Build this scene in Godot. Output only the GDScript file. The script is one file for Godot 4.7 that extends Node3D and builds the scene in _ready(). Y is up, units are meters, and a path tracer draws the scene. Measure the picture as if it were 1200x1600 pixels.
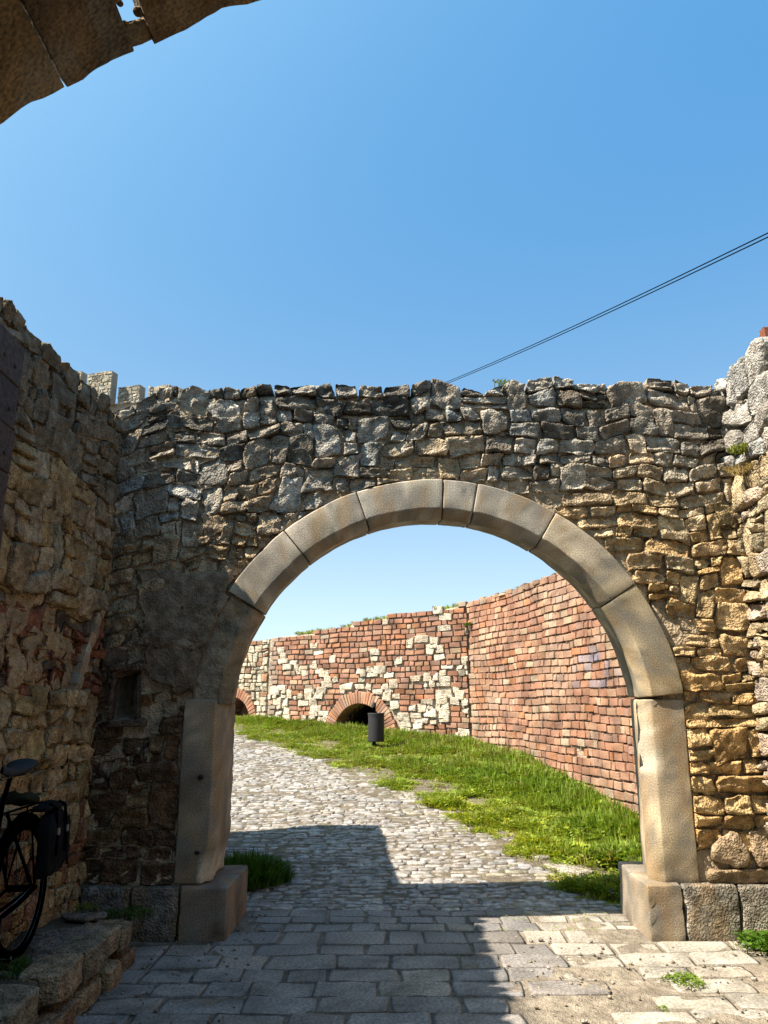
extends Node3D
# A ruined fortress gateway: rubble gate wall with a round arch, seen from under an outer arch on a sunny day.

# piece buffers: everything is collected here, then committed as one named mesh
var bv := PackedVector3Array()
var bn := PackedVector3Array()
var bc := PackedColorArray()
var bi := PackedInt32Array()
var M := {}
var used := {}
var nz := FastNoiseLite.new()      # broad lumps
var nf := FastNoiseLite.new()      # facets
var nw := FastNoiseLite.new()      # warps the courses
var nc := FastNoiseLite.new()      # colour blotches
var rg := RandomNumberGenerator.new()
var strata := 0.0                   # how strongly the stones of the wall in hand split in level beds
var crag := 1.0
var pit := Rect2()                 # a hole in the wall mass being built, in (u, height)

const LS := [-1.0, -1.0, -0.9, -0.66, -0.4, -0.13, 0.13, 0.4, 0.66, 0.9, 1.0, 1.0]        # lines of a rubble stone
const LB := [-1.0, -1.0, -0.88, 0.88, 1.0, 1.0]                  # lines of a brick
const LC := [-1.0, -0.97, -0.6, 0.0, 0.6, 0.97, 1.0]             # lines of a cobble

# ---------------------------------------------------------------- scene graph helpers
func numbered(called: String) -> String:
	var n: int = used.get(called, 0)
	used[called] = n + 1
	return called if n == 0 else "%s_%03d" % [called, n]

func tag(o: Node, label: String, category: String, group := "", kind := "") -> void:
	if label: o.set_meta("label", label)
	if category: o.set_meta("category", category)
	if group: o.set_meta("group", group)
	if kind: o.set_meta("kind", kind)

func thing(called: String, at: Vector3, label: String, category: String, group := "", kind := "") -> Node3D:
	var o := Node3D.new()
	o.name = numbered(called)
	add_child(o)
	o.position = at
	tag(o, label, category, group, kind)
	return o

func commit(called: String, m: Material, parent: Node3D = null, kind := "") -> MeshInstance3D:
	var o := MeshInstance3D.new()
	if parent == null:
		o.name = numbered(called)
		parent = self
	else:
		o.name = called
	var off := Vector3.ZERO
	var p: Node3D = parent
	while p != self:
		off += p.position
		p = p.get_parent()
	if off != Vector3.ZERO:
		for i in bv.size():
			bv[i] -= off
	var a := []
	a.resize(Mesh.ARRAY_MAX)
	a[Mesh.ARRAY_VERTEX] = bv
	a[Mesh.ARRAY_NORMAL] = bn
	a[Mesh.ARRAY_COLOR] = bc
	a[Mesh.ARRAY_INDEX] = bi
	var me := ArrayMesh.new()
	me.add_surface_from_arrays(Mesh.PRIMITIVE_TRIANGLES, a)
	o.mesh = me
	o.material_override = m
	if kind: o.set_meta("kind", kind)
	parent.add_child(o, true)
	clear()
	return o

func clear() -> void:
	bv = PackedVector3Array()
	bn = PackedVector3Array()
	bc = PackedColorArray()
	bi = PackedInt32Array()

func ang(lo: float, hi: float) -> float:
	return rg.randf_range(lo, hi)

func jit(c: Color, amount: float) -> Color:
	var k := 1.0 + rg.randf_range(-amount, amount)
	var h := rg.randf_range(-amount, amount) * 0.35
	return Color(clampf(c.r * (k + h), 0.01, 0.9), clampf(c.g * k, 0.01, 0.9), clampf(c.b * (k - h), 0.01, 0.9))

# ---------------------------------------------------------------- mesh builders (all add to the buffers)
# normals for the vertices from "first" on, from the triangles from "tri" on
func smooth(first: int, tri: int) -> void:
	var acc := PackedVector3Array()
	acc.resize(bv.size() - first)
	var k := tri
	while k < bi.size():
		var a := bi[k]
		var b := bi[k + 1]
		var c := bi[k + 2]
		var n := (bv[c] - bv[a]).cross(bv[b] - bv[a])
		acc[a - first] += n
		acc[b - first] += n
		acc[c - first] += n
		k += 3
	for i in acc.size():
		var n := acc[i]
		bn.push_back(n.normalized() if n.length_squared() > 1e-16 else Vector3.UP)

func quad(a: int, b: int, c: int, d: int) -> void:   # a b c d counter-clockwise as seen from outside
	bi.push_back(a); bi.push_back(c); bi.push_back(b)
	bi.push_back(a); bi.push_back(d); bi.push_back(c)

# one stone, brick or slab let into a surface. fr = [origin, U, V, N], cs = its corners in (u, v)
func piece(fr: Array, cs: Array, back: float, prot: float, round_: float, rough: float, col: Color, lines: Array, edge := 0.35, push = null, dirt := 0.0) -> void:
	var n := lines.size()
	var first := bv.size()
	var tri := bi.size()
	var o: Vector3 = fr[0]
	var U: Vector3 = fr[1]
	var V: Vector3 = fr[2]
	var N: Vector3 = fr[3]
	var c0: Vector2 = cs[0]
	var c1: Vector2 = cs[1]
	var c2: Vector2 = cs[2]
	var c3: Vector2 = cs[3]
	var size := minf((c1 - c0).length(), (c3 - c0).length())
	var tu := rg.randf_range(-1, 1) * rough * 1.2
	var tv := rg.randf_range(-1, 1) * rough * 1.2
	var so := rg.randf() * 50.0
	var warp := minf(size, 0.2 if lines.size() < 16 else 0.45) * (0.1 if rough > 0.0085 else 0.02)
	for j in n:
		var t: float = lines[j]
		var lj := mini(j, n - 1 - j)
		for i in n:
			var s: float = lines[i]
			var lv := mini(mini(i, n - 1 - i), lj)
			var x := s * sqrt(1.0 - round_ * t * t * 0.5)
			var y := t * sqrt(1.0 - round_ * s * s * 0.5)
			var fx := (x + 1) * 0.5
			var fy := (y + 1) * 0.5
			var q := (c0 * (1 - fx) + c1 * fx) * (1 - fy) + (c3 * (1 - fx) + c2 * fx) * fy
			if warp > 0.0:
				q += Vector2(nz.get_noise_3d(q.x * 5.0, q.y * 5.0, so), nz.get_noise_3d(q.x * 5.0, q.y * 5.0, so + 9.0)) * warp * 2.0
			if push != null:
				q = push.call(q)
			var d := back
			if lv == 1:
				d = prot * (1.0 - edge)
			elif lv > 1:
				d = prot * (1.0 - 0.08 * (s * s + t * t)) + tu * s + tv * t
			var p := o + U * q.x + V * q.y
			if lv > 0 and strata > 0.0:
				d += nz.get_noise_3d(p.x * 3.0 + so, p.y * 24.0, p.z * 3.0) * rough * strata
			if lv > 0:
				d += (nz.get_noise_3dv(p * 21.0) * 0.6 * crag + nz.get_noise_3dv(p * 5.0 + Vector3(so, 0, 0)) + nf.get_noise_3dv(p * 1.0) * 0.5 * crag) * rough
			p += N * d
			bv.push_back(p)
			var k := 0.96 + 0.5 * nc.get_noise_3dv(p * 3.0) + 0.3 * nc.get_noise_3dv(p * 11.0)
			if dirt > 0.0:
				k *= 1.0 - dirt * clampf(nc.get_noise_3dv(p * 2.2 + Vector3(7, 7, 7)) * 2.4 + 0.25, 0, 1)
			bc.push_back(Color(col.r * k, col.g * k, col.b * k))
	for j in n - 1:
		for i in n - 1:
			var a := first + j * n + i
			quad(a, a + 1, a + n + 1, a + n)
	smooth(first, tri)

# a rounded, lumpy block standing free: superquadric with noise
func blob(c: Vector3, half: Vector3, b: Basis, e: float, rough: float, col: Color, nu := 10, nv := 7) -> void:
	var first := bv.size()
	var tri := bi.size()
	var so := rg.randf() * 40.0
	for j in nv + 1:
		var ph := -PI / 2 + PI * j / nv
		for i in nu:
			var th := TAU * i / nu
			var d := Vector3(cos(ph) * cos(th), sin(ph), cos(ph) * sin(th))
			var q := Vector3(signf(d.x) * pow(absf(d.x), e), signf(d.y) * pow(absf(d.y), e), signf(d.z) * pow(absf(d.z), e))
			var w := q * half
			w += d * (nz.get_noise_3dv(w * 5.0 + Vector3(so, so, 0)) + nf.get_noise_3dv(w + Vector3(0, so, 0)) * 0.8) * rough
			var p := c + b * w
			bv.push_back(p)
			var k := 0.96 + 0.4 * nc.get_noise_3dv(p * 4.0)
			bc.push_back(Color(col.r * k, col.g * k, col.b * k))
	for j in nv:
		for i in nu:
			var a := first + j * nu + i
			var a2 := first + j * nu + (i + 1) % nu
			quad(a2, a, a + nu, a2 + nu)
	smooth(first, tri)

func box(c: Vector3, half: Vector3, col: Color, b := Basis.IDENTITY, bevel := 0.004) -> void:
	var h := half
	var r := minf(bevel, minf(h.x, minf(h.y, h.z)) * 0.45)
	for ax in 3:
		for sg in [-1.0, 1.0]:
			var n := Vector3.ZERO
			n[ax] = sg
			var u := Vector3.ZERO
			u[(ax + 1) % 3] = 1.0
			var v := n.cross(u)
			var hu := absf(h.dot(u)) - r
			var hv := absf(h.dot(v)) - r
			var first := bv.size()
			for k in 4:
				var su: float = [-1.0, 1.0, 1.0, -1.0][k]
				var sv: float = [-1.0, -1.0, 1.0, 1.0][k]
				bv.push_back(c + b * (n * h[ax] + u * su * hu + v * sv * hv))
				bn.push_back(b * n)
				bc.push_back(col)
			quad(first, first + 1, first + 2, first + 3)
			# bevel strips towards +u side and +v side, both signs
			for e in 4:
				var dir: Vector3 = [u, v, -u, -v][e]
				var tan: Vector3 = [v, u, v, u][e]
				var hd: float = [hu, hv, hu, hv][e]
				var ht: float = [hv, hu, hv, hu][e]
				var f2 := bv.size()
				for k in 4:
					var st: float = [-1.0, 1.0, 1.0, -1.0][k]
					var out: bool = k > 1
					bv.push_back(c + b * (n * (h[ax] - (r * 0.5 if out else 0.0)) + dir * (hd + (r * 0.5 if out else 0.0)) + tan * st * ht))
					bn.push_back(b * (n + dir * (0.9 if out else 0.3)).normalized())
					bc.push_back(col)
				if tan.cross(dir).dot(n) > 0:
					quad(f2, f2 + 1, f2 + 2, f2 + 3)
				else:
					quad(f2 + 1, f2, f2 + 3, f2 + 2)

func tube(pts: Array, radii: Array, col: Color, sides := 8, closed := false) -> void:
	var first := bv.size()
	var m := pts.size()
	var side := Vector3.ZERO
	for k in m:
		var p: Vector3 = pts[k]
		var nx: Vector3 = pts[(k + 1) % m] if closed else pts[mini(k + 1, m - 1)]
		var pv: Vector3 = pts[(k - 1 + m) % m] if closed else pts[maxi(k - 1, 0)]
		var t := (nx - pv).normalized()
		if side == Vector3.ZERO:
			side = t.cross(Vector3.UP if absf(t.y) < 0.9 else Vector3.RIGHT).normalized()
		side = (side - t * side.dot(t)).normalized()
		var up := side.cross(t)
		var r: float = radii[k % radii.size()]
		for i in sides:
			var a := TAU * i / sides
			var n := side * cos(a) + up * sin(a)
			bv.push_back(p + n * r)
			bn.push_back(n)
			bc.push_back(col)
	for k in (m if closed else m - 1):
		for i in sides:
			var a := first + k * sides + i
			var a2 := first + k * sides + (i + 1) % sides
			var b := first + ((k + 1) % m) * sides + i
			var b2 := first + ((k + 1) % m) * sides + (i + 1) % sides
			quad(a, a2, b2, b)
	if not closed:
		for end in 2:
			var base := first + (m - 1) * sides * end
			var c := bv.size()
			bv.push_back(pts[(m - 1) * end])
			bn.push_back((Vector3(pts[m - 1]) - Vector3(pts[m - 2])).normalized() if end else (Vector3(pts[0]) - Vector3(pts[1])).normalized())
			bc.push_back(col)
			for i in sides:
				var i2 := (i + 1) % sides
				if end: bi.append_array([c, base + i2, base + i])
				else: bi.append_array([c, base + i, base + i2])

# a lathe round a vertical axis; profile of (radius, height)
func lathe(c: Vector3, prof: Array, col: Color, sides := 24) -> void:
	var first := bv.size()
	var tri := bi.size()
	for p in prof:
		for i in sides:
			var a := TAU * i / sides
			bv.push_back(c + Vector3(cos(a) * p.x, p.y, sin(a) * p.x))
			bc.push_back(col)
	for k in prof.size() - 1:
		for i in sides:
			var a := first + k * sides + i
			var a2 := first + k * sides + (i + 1) % sides
			quad(a2, a, a + sides, a2 + sides)
	smooth(first, tri)

# the mass of a wall behind its stones: lumpy front, top, back and ends
func core(fr: Callable, us: Array, bottom: Callable, top: Callable, thick: float, rough: float, col: Color, nv := 24, inset := 0.0) -> void:
	var first := bv.size()
	var tri := bi.size()
	var rows := nv + 3
	for u in us:
		var f: Array = fr.call(u)
		var lo: float = bottom.call(u)
		var hi: float = top.call(u)
		for j in rows:
			var v := lerpf(lo, hi, clampf(float(j) / nv, 0, 1))
			var p: Vector3 = f[0] + Vector3.UP * v
			var d := -inset
			if j <= nv and pit.has_point(Vector2(u, v)): d -= 0.35
			if j <= nv:
				d += (nz.get_noise_3dv(p * 4.0) + 0.7 * nf.get_noise_3dv(p * 1.3)) * rough
			else:
				d -= thick
				if j == nv + 2: v = lo
			p = f[0] + Vector3.UP * v + f[3] * d
			bv.push_back(p)
			var k := 0.95 + 0.45 * nc.get_noise_3dv(p * 2.0)
			bc.push_back(Color(col.r * k, col.g * k, col.b * k))
	for i in us.size() - 1:
		for j in rows:
			var j2 := (j + 1) % rows
			quad(first + i * rows + j, first + (i + 1) * rows + j, first + (i + 1) * rows + j2, first + i * rows + j2)
	for e in 2:
		var b := first + (us.size() - 1) * rows * e
		for j in nv:
			if e: bi.append_array([b + j, b + j + 1, b + nv + 1 if j > nv / 2 else b + nv + 2])
			else: bi.append_array([b + j + 1, b + j, b + nv + 1 if j > nv / 2 else b + nv + 2])
		var k := b + nv / 2 + 1
		if e: bi.append_array([k, b + nv + 1, b + nv + 2])
		else: bi.append_array([k, b + nv + 2, b + nv + 1])
	smooth(first, tri)

func span(a: float, b: float, step: float) -> Array:
	var n := maxi(1, int(round((b - a) / step)))
	var r := []
	for i in n + 1: r.append(lerpf(a, b, float(i) / n))
	return r

# irregular coursed rubble over (u0..u1, v0..v1): returns cells [corner x4], some stones taking two courses
func rubble(u0: float, u1: float, v0: float, v1: float, row: Callable, aspect: Callable, gap: float, wob: float) -> Array:
	var out := []
	var blocked := []
	var v := v0
	var bands := []
	while v < v1 - 0.03:
		var h: float = row.call(v)
		if v + h > v1 - 0.05: h = v1 - v
		bands.append([v, h])
		v += h
	for bidx in bands.size():
		var b: Array = bands[bidx]
		var next_blocked := []
		var u := u0 - ang(0, 0.1)
		while u < u1:
			var hit := -1
			for k in blocked.size():
				if u >= blocked[k][0] - 0.03 and u < blocked[k][1]:
					hit = k
			if hit >= 0:
				u = blocked[hit][1]
				continue
			var w: float = b[1] * aspect.call(u, b[0])
			for k in blocked.size():
				if u < blocked[k][0] and u + w > blocked[k][0] - 0.05:
					w = blocked[k][0] - u
			if u + w > u1 - 0.06: w = u1 - u
			if w < 0.03:
				u += 0.03
				continue
			var h: float = b[1]
			var tall: bool = bidx + 1 < bands.size() and w < 0.32 and w > 0.1 and rg.randf() < 0.16 and b[1] < 0.16
			if tall:
				h += bands[bidx + 1][1]
				next_blocked.append([u, u + w])
			var parts := [[u, b[0], w, h]]
			if not tall and h > 0.12 and rg.randf() < 0.22:
				var sh := h * ang(0.35, 0.62)
				parts = [[u, b[0], w, sh], [u, b[0] + sh, w, h - sh]]
				if rg.randf() < 0.5 and w > 0.2:
					var sw := w * ang(0.35, 0.65)
					parts = [[u, b[0], w, sh], [u, b[0] + sh, sw, h - sh], [u + sw, b[0] + sh, w - sw, h - sh]]
			for q in parts:
				var g := gap * ang(0.5, 1.3)
				var cs := []
				for k in 4:
					var x: float = q[0] + (q[2] - g if k == 1 or k == 2 else g)
					var y: float = q[1] + (q[3] - g if k > 1 else g)
					x += ang(-1, 1) * minf(q[2], q[3]) * 0.1
					y += ang(-1, 1) * minf(q[2], q[3]) * 0.1
					cs.append(Vector2(x + nw.get_noise_2d(x * 10.0, y * 10.0) * wob, y + nw.get_noise_2d(x * 10.0 + 300.0, y * 10.0) * wob))
				out.append(cs)
			u += w
		blocked = next_blocked
	return out

func middle(cs: Array) -> Vector2:
	return (cs[0] + cs[1] + cs[2] + cs[3]) * 0.25

# makes the pieces of a list [score, builder]: the 300 that show largest as parts, the rest as one
func lay(list: Array, called: String, rest: String, m: Material, parent: Node3D, most := 300) -> void:
	list.sort_custom(func(a, b): return a[0] > b[0])
	for k in mini(most, list.size()):
		list[k][1].call()
		commit(called, m, parent)
	if list.size() > most:
		for k in range(most, list.size()): list[k][1].call()
		commit(rest, m, parent, "stuff")

# how large a piece of this size shows from where the photograph was taken (0 outside its view)
func shows(p: Vector3, area: float) -> float:
	var d := p - Vector3(0, 1.6, 0)
	var t := deg_to_rad(13.8)
	var depth := -d.z * cos(t) + d.y * sin(t)
	if depth < 0.5: return 0.0
	var x := d.x / depth * 1.502
	var y := (d.y * cos(t) + d.z * sin(t)) / depth * 1.502
	var inside := absf(x) < 0.8 and absf(y) < 1.05
	return area / (depth * depth) * (1.0 if inside else 0.01)

# ---------------------------------------------------------------- textures and materials
func noise_image(kind: int, freq: float, oct: int, sd: int, size := 512, ridged := false) -> Image:
	var f := FastNoiseLite.new()
	f.seed = sd
	f.noise_type = kind
	f.frequency = freq
	f.fractal_octaves = oct
	f.fractal_type = FastNoiseLite.FRACTAL_RIDGED if ridged else FastNoiseLite.FRACTAL_FBM
	var im := f.get_seamless_image(size, size)
	im.convert(Image.FORMAT_RGBA8)
	return im

func blend_maps(a: Image, b: Image, wb: float, lo: float, hi: float, warm := 0.0) -> ImageTexture:
	var w := a.get_width()
	var h := a.get_height()
	var da := a.get_data()
	var db := b.get_data()
	var out := PackedByteArray()
	out.resize(w * h * 4)
	for k in w * h:
		var x := (da[k * 4] * (1.0 - wb) + db[k * 4] * wb) / 255.0
		var y := lerpf(lo, hi, x)
		var t := (db[k * 4] / 255.0 - 0.5) * warm
		out[k * 4] = int(clampf(y * (1.0 + t), 0, 1) * 255)
		out[k * 4 + 1] = int(clampf(y, 0, 1) * 255)
		out[k * 4 + 2] = int(clampf(y * (1.0 - t * 1.5), 0, 1) * 255)
		out[k * 4 + 3] = 255
	return ImageTexture.create_from_image(Image.create_from_data(w, h, false, Image.FORMAT_RGBA8, out))

func mat(called: String, grain: Texture2D, gs: float, relief: Texture2D, cm: float, rough: float, spec := 0.3) -> StandardMaterial3D:
	var m := StandardMaterial3D.new()
	m.resource_name = called
	m.vertex_color_use_as_albedo = true
	m.roughness = rough
	m.metallic_specular = spec
	if grain:
		m.albedo_texture = grain
		m.uv1_triplanar = true
		m.uv1_world_triplanar = true
		m.uv1_scale = Vector3.ONE * gs
	if relief:
		m.heightmap_enabled = true
		m.heightmap_texture = relief
		m.heightmap_scale = cm
	M[called] = m
	return m

func make_materials() -> void:
	var fine := noise_image(FastNoiseLite.TYPE_SIMPLEX_SMOOTH, 0.045, 5, 1)
	var broad := noise_image(FastNoiseLite.TYPE_SIMPLEX_SMOOTH, 0.012, 5, 2)
	var ridge := noise_image(FastNoiseLite.TYPE_SIMPLEX_SMOOTH, 0.014, 5, 3, 512, true)
	var cells := noise_image(FastNoiseLite.TYPE_CELLULAR, 0.05, 2, 4)
	var speck := noise_image(FastNoiseLite.TYPE_SIMPLEX_SMOOTH, 0.16, 3, 5)
	var g_stone := blend_maps(broad, speck, 0.5, 0.3, 1.4, 0.2)
	var g_fine := blend_maps(fine, speck, 0.5, 0.45, 1.25, 0.14)
	var g_dirt := blend_maps(broad, speck, 0.5, 0.5, 1.2, 0.12)
	var h_stone := blend_maps(ridge, fine, 0.6, 0.0, 1.0)
	var h_pit := blend_maps(cells, speck, 0.4, 0.0, 1.0)
	var h_fine := blend_maps(speck, fine, 0.5, 0.0, 1.0)
	mat("stone", g_stone, 1.9, h_stone, 4.2, 0.92)
	mat("ashlar", g_fine, 3.1, h_fine, 0.45, 0.9)
	mat("plaster", g_stone, 1.1, h_pit, 2.2, 0.95)
	mat("mortar", g_dirt, 1.6, h_stone, 3.0, 0.96)
	mat("brick", g_fine, 2.0, h_fine, 0.9, 0.9)
	mat("slab", g_fine, 1.6, h_fine, 0.5, 0.82)
	mat("cobble", g_stone, 1.9, h_fine, 0.9, 0.8)
	mat("dirt", g_dirt, 1.1, h_pit, 2.0, 0.97)
	mat("plain", null, 1, null, 0, 0.6)
	mat("grain", g_fine, 3.0, h_fine, 0.3, 0.8)
	var g: StandardMaterial3D = mat("leaf", null, 1, null, 0, 0.65, 0.25)
	g.backlight_enabled = true
	g.backlight = Color(0.8, 0.8, 0.45)
	g.cull_mode = BaseMaterial3D.CULL_DISABLED
	var p: StandardMaterial3D = mat("paint", null, 1, null, 0, 0.38, 0.5)
	p.metallic = 0.1
	var r: StandardMaterial3D = mat("rubber", null, 1, null, 0, 0.7, 0.3)
	r.rim_enabled = false
	var s: StandardMaterial3D = mat("steel", null, 1, null, 0, 0.3, 0.5)
	s.metallic = 0.9
	mat("iron", g_stone, 3.0, h_pit, 0.5, 0.75, 0.4)
	mat("cloth", g_fine, 6.0, h_fine, 0.2, 0.95, 0.2)

# ---------------------------------------------------------------- lie of the land
func ground_y(x: float, z: float) -> float:
	var d := -z
	var y := 0.0
	if d > 6.6:
		y = 0.105 * maxf(0.0, d - 7.0)
		if d < 7.4: y = 0.105 * 0.5 * (d - 6.6) * (d - 6.6) / 0.8
	y -= 0.13 * clampf((x - 1.4) / 1.2, 0, 1) * clampf((d - 7.2) / 1.5, 0, 1) * clampf((13.5 - d) / 3.0, 0, 1)
	return minf(y, 1.16)

func path_right(z: float) -> float:
	var pts := [Vector2(6.4, 1.95), Vector2(6.87, 1.73), Vector2(7.37, 1.47), Vector2(8.3, 1.28), Vector2(9.83, 0.77), Vector2(12.09, -0.38), Vector2(15.83, -2.75), Vector2(18.0, -4.2)]
	var d := -z
	for k in pts.size() - 1:
		if d <= pts[k + 1].x:
			return lerpf(pts[k].y, pts[k + 1].y, clampf((d - pts[k].x) / (pts[k + 1].x - pts[k].x), 0, 1))
	return -4.2

func wall_x(z: float) -> float:      # face of the curved brick wall at that depth
	var pts := [Vector2(6.6, 3.1), Vector2(9.53, 2.9), Vector2(10.65, 2.72), Vector2(11.86, 2.44), Vector2(13.23, 2.1), Vector2(14.68, 1.58), Vector2(17.68, -2.62), Vector2(18.6, -4.0)]
	var d := -z
	for k in pts.size() - 1:
		if d <= pts[k + 1].x:
			return lerpf(pts[k].y, pts[k + 1].y, clampf((d - pts[k].x) / (pts[k + 1].x - pts[k].x), 0, 1))
	return -4.0

# ---------------------------------------------------------------- main
func _ready() -> void:
	rg.seed = 11
	nz.seed = 3; nz.frequency = 1.0; nz.fractal_octaves = 3
	nf.seed = 5; nf.noise_type = FastNoiseLite.TYPE_CELLULAR; nf.frequency = 9.0
	nf.cellular_return_type = FastNoiseLite.RETURN_DISTANCE2_SUB; nf.fractal_type = FastNoiseLite.FRACTAL_NONE
	nw.seed = 8; nw.frequency = 0.12; nw.fractal_octaves = 2
	nc.seed = 13; nc.frequency = 1.0; nc.fractal_octaves = 3
	# camera
	var cam := Camera3D.new()
	cam.name = "camera"
	cam.fov = 67.3
	cam.near = 0.05
	cam.far = 2000.0
	cam.position = Vector3(0, 1.6, 0)
	cam.rotation_degrees = Vector3(13.8, 0, 0)
	add_child(cam)
	cam.current = true
	# sun
	var to_sun := Vector3(-0.745, 1.0, 0.23).normalized()
	var sun := DirectionalLight3D.new()
	sun.name = "sun"
	sun.light_energy = 1.6
	sun.light_color = Color(1.0, 0.945, 0.86)
	sun.light_angular_distance = 0.5
	sun.shadow_enabled = true
	add_child(sun)
	sun.look_at_from_position(to_sun * 50.0, Vector3.ZERO, Vector3.UP)
	# sky
	var env := Environment.new()
	env.background_mode = Environment.BG_SKY
	env.tonemap_mode = Environment.TONE_MAPPER_LINEAR
	env.tonemap_exposure = 2.65
	env.sdfgi_enabled = true
	env.ssao_enabled = true
	env.ssil_enabled = true
	var sky := Sky.new()
	var pano := PanoramaSkyMaterial.new()
	pano.panorama = sky_texture(to_sun)
	pano.energy_multiplier = 1.0
	sky.sky_material = pano
	env.sky = sky
	var we := WorldEnvironment.new()
	we.name = "world_environment"
	we.environment = env
	add_child(we)
	make_materials()
	build_ground()
	build_gate_wall()
	build_left_wall()
	build_right_wall()
	build_brick_wall()
	build_far_wall()
	build_recess_wall()
	build_near_arch()
	build_shade_block()
	build_tower()
	build_pavement()
	build_path()
	build_ledge()
	build_plate()
	build_bicycle()
	build_bin()
	build_cables()
	build_plants()
	build_debris()

func sky_texture(to_sun: Vector3) -> ImageTexture:
	var w := 512
	var h := 256
	var im := Image.create(w, h, false, Image.FORMAT_RGBF)
	for y in h:
		var el := (0.5 - (y + 0.5) / h) * PI
		var e := maxf(0.0, sin(el))
		var t := pow(1.0 - e, 4.0)                    # more air towards the horizon
		for x in w:
			var a := (x + 0.5) / w * TAU
			var d := Vector3(sin(a) * cos(el), sin(el), -cos(a) * cos(el))
			var glow := pow(0.5 + 0.5 * clampf(d.dot(to_sun), -1, 1), 8.0)
			var r := 0.04 + 0.37 * t + 0.44 * glow
			var g := 0.145 + 0.37 * t + 0.56 * glow
			var b := 0.3 + 0.25 * t + 0.5 * glow
			im.set_pixel(x, y, Color(r, g, b) * 0.94)
	return ImageTexture.create_from_image(im)

# ---------------------------------------------------------------- ground
func build_ground() -> void:
	var xs := [-300.0, -120.0, -50.0, -20.0, -10.0]
	xs.append_array(span(-6.0, 6.0, 0.16))
	xs.append_array([10.0, 20.0, 50.0, 120.0, 300.0])
	var zs := [-400.0, -150.0, -60.0, -30.0, -22.0]
	zs.append_array(span(-19.0, -3.0, 0.16))
	zs.append_array([-2.0, -1.0, 0.0, 2.0, 6.0, 20.0, 60.0, 200.0])
	var first := bv.size()
	for z in zs:
		for x in xs:
			var y := ground_y(x, z) - (0.008 if z > -6.5 else 0.006)
			var near: bool = absf(x) < 6 and z > -19.5 and z < -2.9
			if near:
				y += nz.get_noise_3d(x * 2.0, 0, z * 2.0) * 0.012
				if z > -6.6 and x > 0.9: y += 0.005 * clampf(nz.get_noise_3d(x * 0.9, 4, z * 0.9) * 2.0 + 0.55, 0, 1)
			bv.push_back(Vector3(x, y, z))
			var c := Color(0.21, 0.18, 0.135)
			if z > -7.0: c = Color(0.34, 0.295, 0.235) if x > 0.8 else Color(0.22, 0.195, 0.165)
			var k := 0.95 + 0.35 * nc.get_noise_3d(x * 1.5, 0, z * 1.5)
			bc.push_back(Color(c.r * k, c.g * k, c.b * k))
	var n := xs.size()
	for j in zs.size() - 1:
		for i in n - 1:
			var a := first + j * n + i
			quad(a + n, a + n + 1, a + 1, a)
	smooth(first, 0)
	var o := commit("ground", M.dirt)
	tag(o, "bare earth and sand under the paving, cobbles and grass", "ground", "", "structure")

# ---------------------------------------------------------------- the gate wall with its arch
const AC := Vector2(0.39, 1.46)     # centre of the arch
const R_OUT := 1.855
const R_FACE := 1.615
const R_IN := 1.545
const R_BACK := 1.63
const GZ := -5.9
const THICK := 0.64

func gate_frame(_u := 0.0) -> Array:
	return [Vector3(0, 0, GZ), Vector3.RIGHT, Vector3.UP, Vector3.BACK]

func gate_top(u: float) -> float:
	var y := 4.13 + 0.03 * u * 0.5 + nz.get_noise_2d(u * 1.3, 3.0) * 0.05
	return y - 0.2 * clampf((-1.75 - u) / 0.4, 0, 1)

func gate_push(q: Vector2) -> Vector2:
	# keeps the rubble clear of the ring and of the two jambs
	var r := R_OUT + 0.012
	if q.y > 1.56:
		var d := q - AC
		var ang_ := rad_to_deg(atan2(d.y, d.x))
		var rr := r if ang_ < 149.5 else r - 0.0
		if d.length() < rr: return AC + d.normalized() * rr
	elif q.x > -1.49 and q.x < 0.4: return Vector2(-1.49, q.y)
	elif q.x < 2.24 and q.x >= 0.4: return Vector2(2.24, q.y)
	return q

func stone_colour(u: float, v: float) -> Color:
	# weathered grey and black along the top, buff in the middle, ochre low on the right, brown soot on the left, darkened further in colour to deepen the shade
	var k := clampf((v - 3.05 + nw.get_noise_2d(u * 6.0, v * 6.0) * 0.5 - 0.09 * (u - 0.4)) / 0.55, 0, 1)
	var grey := Color(0.49, 0.435, 0.365)
	var buff := Color(0.63, 0.495, 0.325)
	var ochre := Color(0.66, 0.45, 0.215)
	var r := rg.randf()
	var low := buff.lerp(ochre, clampf((2.9 - v) * 0.5 + (u - 0.8) * 0.25 + ang(-0.4, 0.5), 0, 1))
	if u < -0.8: low = Color(0.50, 0.375, 0.235)
	if u < -1.3 and v < 2.0: low = Color(0.17, 0.10, 0.06) if r < 0.7 else Color(0.30, 0.19, 0.10)
	var c := low.lerp(grey, k)
	if k > 0.6 and r < 0.2: c = Color(0.58, 0.54, 0.48)
	if k > 0.6 and r > 0.72: c = Color(0.26, 0.23, 0.19)
	return jit(c, 0.2)

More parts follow.
